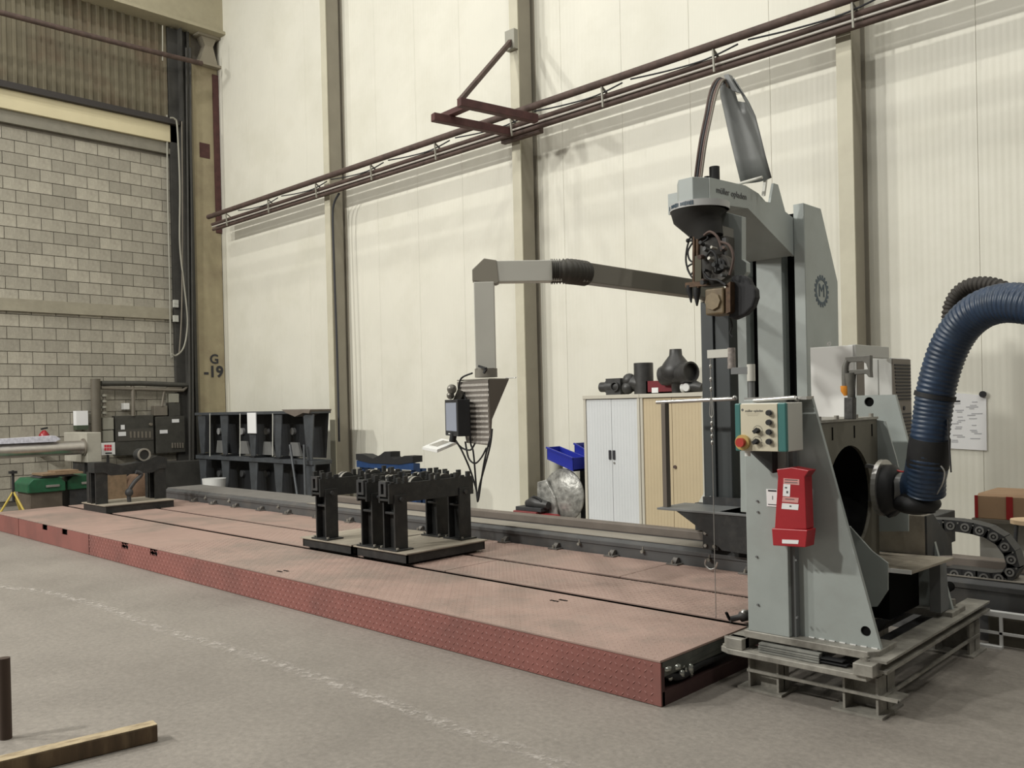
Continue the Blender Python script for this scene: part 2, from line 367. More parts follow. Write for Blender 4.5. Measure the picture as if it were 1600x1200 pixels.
cable('looped_cable', 'pale grey cable looping over the beam and down in front of the dark column', [W(266,184), W(273,186), W(277,200), W(281,290), W(281,380), W(287,440), W(293,500), W(288,540), W(276,555), W(268,553)], .017, M_pvc)
cable('hanging_cable', 'grey cable hanging straight down left of the loop', [W(284,190), W(285,320), W(284,480), W(280,552)], .014, M_conduit)
for i, (a, b) in enumerate(((292, 297), (298, 302))):
    cable('riser_pipe', ('dark riser pipe nearest the loop on the corner column', 'dark riser pipe nearest the olive stanchion')[i], [W(a-1,75,-16.64), W(b-1,560,-16.64), W(b,740,-16.64)], .02, M_stan, 'pipe')
for i, (yy, h) in enumerate(((472, 5), (478, 4), (498, 8))):
    p = at(274, yy, x=-16.84)
    tag(obj('junction_box', MB().box(-16.85, -16.80, p.y-.05, p.y+.05, p.z-h*.008, p.z+h*.008), mat('pale_box', (.5,.5,.45), .5), bevel=.003), ('topmost', 'middle', 'lowest and largest')[i]+' pale junction box under the loop of cable on the dark column', 'junction box')
cable('crane_pipe', 'dark brown pipe crossing the ribbed cladding high on the left wall', [ptx(-40,9,x=-16.3), ptx(60,35,x=-16.3), ptx(160,61,x=-16.3), ptx(252,84,x=-16.3), ptx(315,99,x=-16.5)], .05, M_rust, 'pipe')
cable('hanger_rod', 'thin pale rod dropping from the roof beam to the brown pipe', [ptx(254,40,x=-16.3), ptx(254,95,x=-16.3)], .012, M_pvc, 'rod')
# ---------------------------------------------------------------- back wall columns
def column(xc, label):
    t = thing('steel_column', label, 'column', (xc, 8.8, 0))
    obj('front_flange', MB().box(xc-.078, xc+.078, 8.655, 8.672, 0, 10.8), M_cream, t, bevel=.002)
    obj('web', MB().box(xc-.006, xc+.006, 8.672, 8.985, 0, 10.8), M_colshade, t)
    obj('rear_flange', MB().box(xc-.078, xc+.078, 8.985, 8.999, 0, 10.8), M_colshade, t)
    obj('web_shade_box', MB().box(xc+.012, xc+.06, 8.675, 8.93, 0, 10.8), M_colshade, t, bevel=.004)  # dark box over the web, shade of the recess put into its colour
    obj('base_plate', MB().box(xc-.14, xc+.14, 8.62, 8.99, 0, .02), M_colshade, t)
    return t
column(-12.57, 'cream steel wall column right of the dark trestle rack')
column(-8.13, 'cream steel wall column carrying the red pipe bracket')
column(-3.63, 'cream steel wall column behind the tall grey machine tower')
# conduits on columns
cable('column_cable', 'dark cable running down the web of the column beside the trestle rack', [at(530,302,y=8.6), at(522,318,y=8.6), at(520,345,y=8.6), at(523,440,y=8.6), at(527,560,y=8.6), at(530,690,y=8.6)], .018, M_ink)
# ---------------------------------------------------------------- overhead rail along the wall
t = thing('overhead_rail', 'long brown pipe and cable rail carried along the white wall', 'rail', (-9, 8.45, 5.2))
obj('top_pipe', MB().cyl((-16.3,8.42,5.42), (3,8.42,5.42), .045, 10), M_rust, t)
obj('lower_pipe', MB().cyl((-16.3,8.5,5.285), (3,8.5,5.285), .03, 8), M_rust, t)
obj('bottom_pipe', MB().cyl((-16.3,8.52,5.185), (3,8.52,5.185), .028, 8), M_rust, t)
obj('bright_cable', MB().cyl((-16.3,8.50,5.235), (3,8.50,5.235), .014, 6), mat('bright_cable', (.55,.52,.47), .4), t, label='pale cable between the lower pipes')
obj('rear_angle', MB().box(-16.3, 3, 8.6, 8.645, 5.20, 5.30), M_rust, t)
xx = -15.6
while xx < 2:
    obj('bracket', MB().bar((xx,8.42,5.38), (xx+.02,8.62,5.24), .03, .012).bar((xx,8.42,5.40), (xx,8.44,5.14), .018, .018), M_pvc, t); xx += 1.52
for i in range(10):
    a = -15.2+i*1.52
    obj('slack_cable', MB().tube(arc([(a,8.46,5.37),(a+.5,8.46,5.325),(a+1.0,8.46,5.31),(a+1.4,8.46,5.36)],5), .01, 5), M_ink, t)
t = thing('wall_bracket', 'red brown steel bracket frame braced out from the middle wall column', 'bracket', (-8, 8.3, 5.2))
for p, q in (((717,160),(838,186)), ((676,183),(797,207))):
    a, b = at(*p, z=5.25), at(*q, z=5.22)
    obj('arm', MB().bar(a, b, .10, .10), M_red, t, bevel=.006)
obj('cross_bar', MB().bar(at(692,183,z=5.33), at(733,165,z=5.33), .10, .07), M_red, t, bevel=.004)
a = at(718,158,z=5.28); b = Vector((-8.13, 8.60, 6.47)); obj('brace', MB().bar(a, b, .055, .055), M_rust, t)
obj('brace_plate', MB().box(-8.22, -8.05, 8.58, 8.655, 6.36, 6.62), M_pvc, t)
obj('mount_plate', MB().box(-8.30, -7.60, 8.54, 8.62, 5.12, 5.24), M_rust, t)
# ================================================================ tread plate platform
HZ = .241
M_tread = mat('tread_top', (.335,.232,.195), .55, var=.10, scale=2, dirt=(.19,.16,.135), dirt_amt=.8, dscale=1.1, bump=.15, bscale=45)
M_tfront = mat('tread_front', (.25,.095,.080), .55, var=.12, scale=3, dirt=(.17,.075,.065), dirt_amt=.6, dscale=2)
plat = thing('machine_platform', 'long low red brown tread plate platform on the workshop floor', 'platform', (-8.2, 5, 0))
x0p, x1p = -13.75, -2.62
obj('frame_body', MB().box(x0p+.03, x1p-.25, 3.84, 6.12, 0, .2), M_black, plat)
for ya, yb, js in ((3.80,4.705,[x0p,-12.71,-10.31,-7.75,x1p]), (4.782,5.385,[x0p,-10.6,-5.40,x1p]), (5.45,6.145,[x0p,-10.66,-5.37,-4.12,x1p])):
    for i in range(len(js)-1):
        obj('deck_plate', MB().box(js[i]+.004, js[i+1]-.004, ya, yb, HZ-.012, HZ-random.choice((0,.001))), M_tread, plat, bevel=.0015)
holes = [(-11.81,-11.64),(-11.14,-10.97),(-9.42,-9.25),(-8.73,-8.56)]
for a, b in ((x0p,-12.71),(-12.71,-10.31),(-10.31,x1p)):
    pl = [(a+.012,.004),(b-.012 if b != x1p else b,.004),(b-.012 if b != x1p else b,HZ-.014)]
    for h0, h1 in sorted(holes, reverse=True):
        if a < h0 and h1 < b: pl += [(h1,HZ-.014),(h1,.165),(h0,.165),(h0,HZ-.014)]
    pl.append((a+.012,HZ-.014))
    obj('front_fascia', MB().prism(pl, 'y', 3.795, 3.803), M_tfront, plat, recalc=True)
def treads(rng, fn, m, nm):
    v = []; f = []
    for k, (u, w_, s) in enumerate(rng):
        c, d = (.7071, .7071*s); L_, B_ = .0185, .0062
        o = len(v)
        for a, b, h in ((L_,0,0),(0,B_,0),(-L_,0,0),(0,-B_,0),(0,0,.0038)): v.append(fn(u+a*c-b*d, w_+a*d+b*c, h))
        f += [(o,o+1,o+4),(o+1,o+2,o+4),(o+2,o+3,o+4),(o+3,o,o+4)]
    mb = MB(); mb.add(v, f); return obj(nm, mb, m, plat, kind='stuff', recalc=False)
def grid(a0, a1, b0, b1, st):
    i = 0; a = a0
    while a < a1:
        j = 0; b = b0
        while b < b1: yield (a, b, 1 if (i+j) % 2 else -1); b += st; j += 1
        a += st; i += 1
g = [q for q in grid(-8.6, x1p-.02, 3.82, 6.13, .042) if not (4.69 < q[1] < 4.80 or 5.385 < q[1] < 5.46)]
treads(g, lambda u, w_, h: (u, w_, HZ+h-.0005), M_tread, 'deck_treads')
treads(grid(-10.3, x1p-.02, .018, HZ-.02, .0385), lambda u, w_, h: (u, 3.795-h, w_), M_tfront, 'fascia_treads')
M_endgreen = mat('end_channel', (.06,.065,.055), .6, var=.3, scale=8, dirt=(.14,.13,.11), dirt_amt=.5, dscale=6)
obj('end_channel', MB().box(x1p-.05, x1p-.005, 3.82, 6.1, .15, HZ-.014).prism([(3.82,.15),(4.5,.19),(4.5,.22),(3.82,.17)], 'x', x1p-.06, x1p-.002), M_endgreen, plat)
obj('end_foot_rail', MB().box(x1p-.07, x1p, 3.81, 6.1, 0, .075).box(x1p-.07, x1p, 3.803, 3.83, 0, .2), mat('end_rail', (.05,.022,.02), .7, var=.2), plat, label='dark red foot rail at the open end')
obj('end_hose', MB().tube(arc([(x1p-.03,3.86,.16),(x1p-.02,4.0,.11),(x1p-.02,4.2,.13),(x1p-.03,4.55,.12),(x1p-.03,5.0,.13)],6), .022, 8), M_rubber, plat)
mb = MB(); random.seed(5)
for i in range(14):
    c = Vector((x1p-.015+random.uniform(-.02,.012), 3.87+i*.02+random.uniform(-.01,.01), .165-.004*i+random.uniform(-.03,.03))); r = random.uniform(.018,.036)
    mb.ball(c, r, 5, (random.uniform(.5,1), random.uniform(.6,1.4), random.uniform(.5,1.2)))
obj('crumpled_foil', mb, mat('crumpled_foil', (.45,.46,.42), .25, metal=.8), plat, label='crumpled shiny foil wrapping at the open corner')
for px, py in ((437,893),(447,892),(866,939),(880,938)):
    p = at(px, py, z=HZ+.001); obj('lifting_slot', MB().box(p.x-.035, p.x+.035, p.y-.009, p.y+.009, HZ, HZ+.0035), M_black, plat)
# ================================================================ floor track
M_clamp = mat('clamp_dark', (.12,.11,.10), .5, metal=.2, var=.4, scale=20)
tr = thing('floor_track', 'long dark grey floor track with worn pale top behind the platform', 'track', (-6, 6.4, 0))
XT0, XT1 = -13.55, 2.0
obj('track_body', MB().prism([(6.16,.0),(6.16,.355),(6.20,.39),(6.78,.39),(6.78,.0)], 'x', XT0, XT1), M_track, tr)
obj('top_cover', MB().box(XT0, -9.6, 6.20, 6.76, .39, .396), mat('track_cover', (.17,.16,.15), .6, var=.12), tr)
obj('worn_way', MB().box(-9.6, XT1, 6.19, 6.44, .39, .395), M_tracktop, tr, label='worn pale running surface')
obj('guide_rail', MB().box(-9.6, XT1, 6.50, 6.62, .39, .465), M_pinkbrown, tr, bevel=.008)
obj('front_lip', MB().box(XT0, XT1, 6.15, 6.165, .325, .36), M_track, tr, bevel=.003)
for cx in (-12.5,-11.9,-11.27,-10.6,-9.93,-9.25,-8.58,-7.94,-7.3,-6.66,-6.02,-5.36,-4.71,-4.06,-3.4):
    c = obj('clamp_foot', MB().box(cx-.055, cx+.055, 6.07, 6.155, HZ, HZ+.012).prism([(6.09,HZ+.012),(6.155,HZ+.012),(6.155,HZ+.055),(6.13,HZ+.055)], 'x', cx-.022, cx+.022), M_clamp, tr, bevel=.002)
    obj('bolt', MB().cyl((cx,6.085,HZ+.01), (cx,6.085,HZ+.04), .010, 6), M_worn, c)
for cx in (-12.2,-11.5,-10.2,-8.9,-6.9,-5.1,-4.4,-3.75):
    obj('grease_stud', MB().cyl((cx,6.13,.31), (cx,6.165,.31), .015, 8).cyl((cx,6.15,.31), (cx,6.15,.35), .007, 6), M_worn, tr)
# ================================================================ roller stands
def stand(nm_label, bx0, bx1, gx, y0=4.70, y1=5.66):
    t = thing('roller_stand', nm_label, 'stand', ((bx0+bx1)/2, (y0+y1)/2, HZ))
    obj('base_frame', MB().box(bx0+.02, bx1-.02, y0+.02, y0+.035, HZ+.02, HZ+.095).box(bx0+.02, bx1-.02, y1-.035, y1-.02, HZ+.02, HZ+.095)
        .box(bx0+.02, bx0+.035, y0+.02, y1-.02, HZ+.02, HZ+.095).box(bx1-.035, bx1-.02, y0+.02, y1-.02, HZ+.02, HZ+.095)
        .box(bx0+.1, bx0+.2, y0+.05, y1-.05, HZ, HZ+.09).box(bx1-.2, bx1-.1, y0+.05, y1-.05, HZ, HZ+.09), M_blackpaint, t)
    obj('top_plate', MB().box(bx0, bx1, y0, y1, HZ+.095, HZ+.107), M_plate, t, bevel=.002)
    zt = HZ+.107
    for gi, g in enumerate(gx):
        for py_ in (y0+.10, y1-.10):
            p = obj('post', MB().box(g-.085, g-.067, py_-.07, py_+.07, zt, .83).box(g+.067, g+.085, py_-.07, py_+.07, zt, .83).box(g-.067, g+.067, py_-.006, py_+.03, zt, .83).box(g-.067, g+.067, py_-.06, py_+.02, .66, .68), M_blackpaint, t, bevel=.003)
            obj('foot_plate', MB().box(g-.13, g+.13, py_-.095, py_+.095, zt, zt+.014), M_blackpaint, p, bevel=.002)
            obj('bolt', MB().cyl((g+.11,py_-.07,zt), (g+.11,py_-.07,zt+.03), .012, 6).cyl((g-.11,py_-.07,zt), (g-.11,py_-.07,zt+.03), .012, 6), M_worn, p)
            obj('pivot_bolt', MB().cyl((g+.02,py_-.085,.80), (g+.02,py_+.02,.80), .02, 8).cyl((g+.085,py_,.79), (g+.105,py_,.79), .02, 8), M_dark, p)
        bm_ = obj('cross_beam', MB().box(g-.075, g-.055, y0-.02, y1+.02, .76, .93).box(g+.055, g+.075, y0-.02, y1+.02, .76, .93).box(g-.055, g+.055, y0-.02, y1+.02, .78, .80), M_blackpaint, t, bevel=.003)
        random.seed(int(abs(g)*100))
        k = y0
        while k < y1:
            h = random.choice((.955,.97,.985,.995))
            if not (y0+.22 < k < y0+.42 or y0+.55 < k < y0+.74) :
                obj('beam_tooth', MB().box(g-.078, g-.05, k, k+.04, .93, h), M_blackpaint, bm_); obj('beam_tooth', MB().box(g+.05, g+.078, k, k+.04, .93, h-.01), M_blackpaint, bm_)
            k += .075
        obj('tube_end', MB().box(g-.05, g-.02, y0-.035, y0+.02, .84, .93).box(g+.02, g+.05, y0-.035, y0+.02, .84, .93).box(g-.05, g+.05, y0-.035, y0+.02, .93, .95).box(g-.05, g+.05, y0-.035, y0+.02, .82, .84), M_dark, bm_)
        for ry in (y0+.32, y0+.65):
            ro = obj('roller', MB().cyl((g-.045,ry,.885), (g+.045,ry,.885), .085, 24), M_blackpaint, t)
            obj('roller_rim', MB().ring((ry,.885), 'x', .07, .0875, g-.043, g-.015, 24).ring((ry,.885), 'x', .07, .0875, g+.015, g+.043, 24), M_worn, ro)
    return t
stand('black roller stand with a single post pair, left of its double neighbour', -7.42, -6.58, [-7.1])
stand('black roller stand with two post pairs beside the single one', -6.55, -5.79, [-6.38, -6.06])
t = thing('roller_stand', 'black roller stand far off at the left end of the platform', 'stand', (-12.5, 5.2, HZ))
bx0, bx1, y0, y1 = -12.95, -12.12, 4.68, 5.66
obj('base_frame', MB().box(bx0+.02, bx1-.02, y0+.02, y1-.02, HZ, HZ+.095), M_blackpaint, t)
obj('top_plate', MB().box(bx0, bx1, y0, y1, HZ+.095, HZ+.107), M_plate, t)
for py_ in (y0+.08, y1-.08):
    obj('post', MB().box(-12.62,-12.59,py_-.08,py_+.08,HZ+.107,.80).box(-12.45,-12.42,py_-.08,py_+.08,HZ+.107,.80).box(-12.59,-12.45,py_-.01,py_+.03,HZ+.107,.80), M_blackpaint, t)
    obj('post', MB().box(-12.80,-12.70,py_-.06,py_+.06,HZ+.107,.78), M_blackpaint, t)
obj('cradle_beam', MB().prism([(y0-.02,.78),(y0+.1,.78),(y0+.2,.73),(y1-.2,.73),(y1-.1,.78),(y1+.02,.78),(y1+.02,.93),(y1-.12,.97),(y1-.3,.90),(y0+.35,.86),(y0+.15,.92),(y0-.02,.92)], 'x', -12.64, -12.40), M_blackpaint, t)
for ry in (y1-.30,):
    ro = obj('roller', MB().cyl((-12.6,ry,.99), (-12.44,ry,.99), .09, 20), M_blackpaint, t)
    obj('roller_rim', MB().ring((ry,.99), 'x', .07, .093, -12.44, -12.42, 20), M_worn, ro)
obj('hanging_clamp', MB().tube(arc([(-12.35,5.10,HZ+.11),(-12.35,5.1,.5),(-12.35,5.18,.62),(-12.35,5.28,.72),(-12.35,5.2,.76)],5), .03, 8).ball((-12.35,5.1,.48), .06, 8), M_dark, t)
# ================================================================ trestles stacked beside the corner column
def trestle(x0, x1, z0, z1, label, top, idx, last=False, first=False, y=7.95):
    t = thing('steel_trestle', label, 'trestle', ((x0+x1)/2, y+.3, z0), 'slate steel trestles stacked in two rows')
    wt, wb = (.15, .07)
    def up(xc): return [(xc-wb, z0), (xc+wb, z0), (xc+wt, z1-.06), (xc-wt, z1-.06)]
    obj('upright', MB().prism(up(x0), 'y', y, y+.02), M_rack, t)
    obj('foot_pad', MB().box(x0-.09, x0+.09, y-.03, y+.36, z0, z0+.03), M_rackd, t)
    if last: obj('upright', MB().prism(up(x1), 'y', y, y+.02), M_rack, t)
    hx, hz = (x0+x1)/2+.05, z0+(z1-z0)*.60
    xl, xr = x0-.12-(.10 if first else 0), x1-.121+(.25 if last else 0)
    outer = [(xl, z0+.02), (xr-(.10 if last and top else 0), z0+.02), (xr, z1-.05), (xl-(.40 if first else 0), z1-.05)]
    if first: outer[0] = (xl-.40, z0+.02)
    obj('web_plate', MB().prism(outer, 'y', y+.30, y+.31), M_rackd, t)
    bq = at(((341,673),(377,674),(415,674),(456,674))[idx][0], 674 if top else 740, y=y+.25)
    obj('pivot_boss', MB().cyl((bq.x,y+.25,bq.z), (bq.x,y+.30,bq.z), .062, 14), mat('boss_lit', (.34,.34,.34), .5) if top else mat('boss_dim', (.09,.092,.095), .5), t)  # upper row paler than the lower; the light on it is in the colour
    hx = at((345,381,418,460)[idx]-2, 700, y=y+.16).x
    if top: obj('foot_wedge', MB().prism([(hx-.14,z0+.04),(hx+.24,z0+.04),(hx+.14,z0+.27),(hx-.08,z0+.27)], 'y', y+.16, y+.20), mat('wedge_grey', (.17,.17,.165), .5, var=.1), t)
    obj('top_rail' if top else 'mid_rail', MB().box(xl, xr, y-.03, y+.35, z1-(.05 if top else .07), z1), M_rack, t, bevel=.004)
    if last and top:
        a_ = [at(*p_, y=y-.03) for p_ in ((442,640),(487,640),(485,646),(476,645),(463,651),(449,645))]
        obj('v_cradle', MB().prism([(v.x, v.z) for v in a_], 'y', y-.06, y+.35), M_pinkbrown, t)
xs = [-15.85, -14.98, -13.98, -13.16, -12.22]
ords = ['leftmost', 'second from the left', 'third from the left', 'rightmost']
for i in range(4):
    trestle(xs[i], xs[i+1], .0, .75, 'slate steel trestle in the lower row, '+ords[i], False, i, i == 3, i == 0)
    trestle(xs[i], xs[i+1], .755, 1.56, 'slate steel trestle in the upper row, '+ords[i], True, i, i == 3, i == 0)
for i, px in enumerate((328, 375, 426)):
    a, b = at(px, 646, y=7.91), at(px, 713, y=7.91)
    tag(obj('lashing_strap', MB().bar(a, b, .02, .006), mat('strap_white', (.55,.55,.5), .6)), ('leftmost', 'middle', 'rightmost')[i]+' thin pale strap tied down the front of the upper trestles', 'strap')
p = at(386, 645, y=7.9); tag(obj('hanging_label', MB().box(p.x, p.x+.29, 7.90, 7.915, p.z-.36, p.z), M_paper), 'white paper label hanging on the upper row of trestles', 'label')
for i, (a, b) in enumerate((((453,695),(467,775)), ((475,695),(477,775)))):
    bb = at(*b, y=7.75); bb.z = .0; tag(obj('steel_rod', MB().cyl(at(*a, y=7.88), bb, .022, 8), M_rack), ('bent steel bar leaning against the right end of the trestles', 'upright steel bar leaning at the far right of the trestles')[i], 'bar')
p = at(324, 746, y=7.6); tag(obj('white_bucket', MB().cyl((p.x+.25,7.6,.0), (p.x+.25,7.6,.38), .17, 20, .21), M_white), 'white bucket in front of the lower left trestle', 'bucket')
# blue V stand
t = thing('pipe_trestle', 'blue steel pipe trestle with black V cradles behind the track', 'trestle', (-10.6, 8.1, 0))
a = at(566,735,y=8.0); 
xA, xB = at(564,711,y=8.0).x, at(650,711,y=8.0).x
for q in (xA+.04, xB-.04):
    obj('leg', MB().box(q-.05, q+.05, 7.98, 8.06, 0, .78), M_blue, t)
    obj('leg', MB().box(q-.05, q+.05, 8.10, 8.18, 0, .70), M_blue, t)
obj('brace', MB().bar((xA+.45,8.02,.72), (xA+.28,8.02,0), .07, .05), M_blue, t); obj('brace', MB().bar((xB-.45,8.02,.72), (xB-.10,8.02,.1), .07, .05), M_blue, t)
obj('cross_bar', MB().box(xA-.02, xB+.02, 7.93, 7.98, .69, .79).box(xA, xB, 7.98, 8.04, .16, .22), M_blue, t)
zz = .89
obj('v_cradle', MB().prism([(xA-.02,.80),(xA-.02,zz),(xA+.16,zz),(xA+.40,zz-.06),(xA+.58,zz),(xA+.68,zz+.05),(xA+.82,zz+.05),(xA+.82,zz-.02),(xB-.40,zz-.06),(xB-.16,zz),(xB+.02,zz),(xB+.02,.80),(xB-.3,.76),(xA+.3,.76)], 'y', 7.92, 8.1), M_rubber, t)
obj('centre_frame', MB().prism([(xA+.42,.0),(xA+.5,.0),(xA+.66,.62),(xA+.56,.62)], 'y', 8.2, 8.25).prism([(xA+.95,.0),(xA+1.03,.0),(xA+.86,.62),(xA+.76,.62)], 'y', 8.2, 8.25).box(xA+.55, xA+.87, 8.1, 8.3, .5, .64), M_rubber, t)
# ================================================================ cabinets and what stands on them
def cabinet(x0, x1, md, label, cream):
    t = thing('tambour_cabinet', label, 'cabinet', ((x0+x1)/2, 8.67, 0)); z1 = 1.675
    obj('carcass', MB().box(x0, x1, 8.42, 8.96, .0, .04).box(x0, x0+.035, 8.40, 8.96, 0, z1).box(x1-.035, x1, 8.40, 8.96, 0, z1).box(x0+.035, x1-.035, 8.93, 8.96, 0, z1), M_cabframe, t, bevel=.002)
    obj('top_panel', MB().box(x0-.004, x1+.004, 8.39, 8.97, z1-.045, z1), M_cabframe, t, bevel=.003)
    xm = (x0+x1)/2
    for a, b in ((x0+.037, xm-.003), (xm+.003, x1-.037)):
        d = obj('door', MB().box(a, b, 8.415, 8.43, .04, z1-.05), md, t)
        q = a
    n_ = 9
    for a, b in ((x0+.037, xm-.003), (xm+.003, x1-.037)):
        for i in range(1, n_): q = a+(b-a)*i/n_; obj('shutter_rib', MB().box(q-.002, q+.002, 8.4138, 8.416, .05, z1-.06), md, t)
    if not cream:
        for s in (-1, 1): obj('handle', MB().box(xm+s*.03-.016, xm+s*.03+.016, 8.40, 8.414, .90, 1.01), M_ink, t, bevel=.002)
        obj('lock', MB().cyl((xm+.03,8.405,.86), (xm+.03,8.42,.86), .013, 10), M_silver, t)
    else: obj('lock', MB().cyl((xm+.03,8.40,.84), (xm+.03,8.42,.84), .02, 10), M_rust, t)
cabinet(-6.855, -6.015, M_cabw, 'tall cabinet with white shutter doors, left of the cream one', False)
cabinet(-6.005, -5.15, M_cabcream, 'tall cabinet with yellowed cream shutter doors beside the white one', True)
ZC = 1.675
def pipe_ring(mb, a, b, r, t_=.012, n=20):
    a, b = Vector(a), Vector(b); d = (b-a).normalized()
    mb.tube([a, b], [r, r], n, False); mb.tube([b, b+d*.0005], [r, r-t_], n, False); mb.tube([b-d*.06, b+d*.0005], [r-t_, r-t_], n, False); mb.tube([b-d*.061, b-d*.06], [.001, r-t_], n, False); return mb
mb = MB(); pipe_ring(mb, (-6.42,8.62,ZC+.10), (-6.74,8.62,ZC+.10), .062); pipe_ring(mb, (-6.62,8.62,ZC+.10), (-6.40,8.62,ZC+.10), .10); mb.box(-6.60,-6.38,8.53,8.71,ZC,ZC+.20); pipe_ring(mb,(-6.45,8.62,ZC+.1),(-6.45,8.50,ZC+.1),.06)
tag(obj('pipe_tee', mb, M_pipefit), 'small dark tee fitting lying at the left on the cabinets', 'pipe fitting')
mb = MB(); pipe_ring(mb, (-6.10,8.62,ZC), (-6.10,8.62,ZC+.37), .115); mb.tube(arc([(-6.14,8.6,ZC+.12),(-6.26,8.6,ZC+.14),(-6.30,8.6,ZC+.06)],5), [.09]*11, 14); mb.ball((-6.28,8.58,ZC+.17), .085, 12); mb.ball((-6.29,8.56,ZC+.08), .078, 12)
tag(obj('pipe_elbow', mb, M_pipefit), 'upright dark pipe fitting with a side elbow, second on the cabinets', 'pipe fitting')
t = thing('red_crate', 'dark red plastic crate with a white label on the cream cabinet', 'crate', (-5.83, 8.66, ZC))
obj('tub', MB().box(-6.01,-5.60,8.54,8.8,ZC,ZC+.02).box(-6.01,-5.99,8.54,8.8,ZC,ZC+.15).box(-5.62,-5.60,8.54,8.8,ZC,ZC+.15).box(-6.01,-5.60,8.54,8.56,ZC,ZC+.15).box(-6.01,-5.60,8.78,8.8,ZC,ZC+.15), mat('dark_red_plastic', (.16,.008,.015), .45), t)
obj('sticker', MB().box(-5.93,-5.84,8.535,8.54,ZC+.01,ZC+.07), M_paper, t)
mb = MB(); c = Vector((-5.58, 8.52, ZC+.24))
mb.tube([c+Vector((0,0,-.24)), c+Vector((0,0,-.13)), c+Vector((0,0,-.06)), c+Vector((0,0,.03)), c+Vector((0,0,.10)), c+Vector((0,0,.19)), c+Vector((0,0,.26))], [.05,.06,.165,.18,.145,.075,.068], 22)
pipe_ring(mb, c+Vector((.02,-.02,-.02)), c+Vector((.26,-.09,-.01)), .118, .018); mb.tube([c+Vector((.02,0,-.0)), c+Vector((-.12,.0,-.03)), c+Vector((-.19,0,-.04))], [.14,.13,.11], 18)
tag(obj('pipe_cross', mb, M_pipefit), 'large bulbous grey cast tee fitting on the cream cabinet', 'pipe fitting')
t = thing('tape_dispenser', 'small grey and white tape dispenser on the cream cabinet', 'dispenser', (-5.33, 8.5, ZC))
obj('body', MB().tube([(-5.46,8.48,ZC+.05),(-5.40,8.48,ZC+.06),(-5.3,8.48,ZC+.07),(-5.22,8.48,ZC+.05)], [.045,.06,.065,.045], 14), M_pipefit, t)
obj('white_end', MB().cyl((-5.475,8.48,ZC+.05), (-5.44,8.48,ZC+.055), .052, 14), M_white, t)
obj('reel', MB().cyl((-5.38,8.40,ZC+.06), (-5.38,8.43,ZC+.06), .045, 14), M_white, t)
# corner of odds and ends beside the cabinet
tag(obj('steel_drum_lid', MB().tube([(-7.215,8.37,.43),(-7.215,8.40,.43),(-7.214,8.43,.43),(-7.21,8.48,.43)], [.10,.325,.335,.30], 32), M_foil), 'large round foil wrapped disc standing against the cabinet side', 'disc')
tag(obj('foil_pad', MB().prism([(-7.62,.05),(-7.25,.0),(-7.30,.40),(-7.45,.62),(-7.60,.58)], 'y', 8.34, 8.38), M_foil, bevel=.01), 'crumpled silver foil sheet leaning in front of the round disc', 'foil sheet')
tag(obj('cardboard_tube', MB().cyl((-7.52,8.62,0), (-7.5,8.62,1.0), .085, 18), mat('tube_grey', (.50,.49,.42), .7)), 'pale upright cardboard tube beside the middle column', 'tube')
def bin_(x0, x1, z0, ty, label):
    t = thing('storage_bin', label, 'bin', ((x0+x1)/2, 8.5, z0))
    y0, y1 = ty, ty+.25
    mb = MB(); sl = .14
    for p in ([(x0,z0+.02+sl),(x1,z0+.02),(x1,z0+.17),(x0,z0+.17+sl*.9)],): mb.prism(p, 'y', y0, y0+.012); mb.prism(p, 'y', y1-.012, y1)
    mb.prism([(x0,z0+sl),(x1,z0),(x1,z0+.025),(x0,z0+sl+.025)], 'y', y0, y1); mb.prism([(x0,z0+sl),(x0+.012,z0+sl),(x0+.012,z0+.17+sl*.9),(x0,z0+.17+sl*.9)], 'y', y0, y1); mb.prism([(x1-.012,z0),(x1,z0),(x1,z0+.17),(x1-.012,z0+.17)], 'y', y0, y1)
    obj('tub', mb, M_bluebin, t, bevel=.003); obj('lip', MB().bar((x0,y0-.008,z0+.165+sl*.9), (x1,y0-.008,z0+.165), .02, .02), M_bluebin, t)
bin_(-7.40, -6.97, .74, 8.32, 'blue plastic bin tipped above the foil disc, left in front')
bin_(-7.18, -6.88, .78, 8.60, 'blue plastic bin wedged behind the left one beside the cabinet')
tag(obj('dark_crate', MB().box(-7.1,-6.87,8.60,8.86,0,.775), M_dark, bevel=.004), 'dark upright crate behind the foil disc beside the white cabinet', 'crate')
t = thing('tool_case', 'open red toolbox with black handle at the foot of the middle column', 'toolbox', (-7.6, 8.35, 0))
obj('case', MB().box(-7.86,-7.46,8.15,8.33,.08,.22), mat('red_case', (.20,.035,.035), .5), t, bevel=.01)
obj('tray', MB().box(-7.84,-7.40,8.18,8.38,.22,.27), M_dark, t, bevel=.005)
obj('handle', MB().tube(arc([(-7.66,8.24,.27),(-7.64,8.24,.36),(-7.55,8.24,.40),(-7.45,8.24,.36),(-7.43,8.24,.27)],5), .014, 8), M_rubber, t)
tag(obj('machine_bag', MB().box(-7.42,-7.18,8.12,8.32,.05,.20), mat('red_bag', (.26,.02,.025), .5), bevel=.03), 'small red case between the toolbox and the foil disc', 'case')
tag(obj('grey_tool', MB().tube([(-7.72,8.28,.30),(-7.60,8.28,.33),(-7.52,8.28,.31),(-7.36,8.28,.30)], [.05,.085,.075,.05], 12), M_pipefit), 'dark grey power tool lying on the open red toolbox', 'power tool')
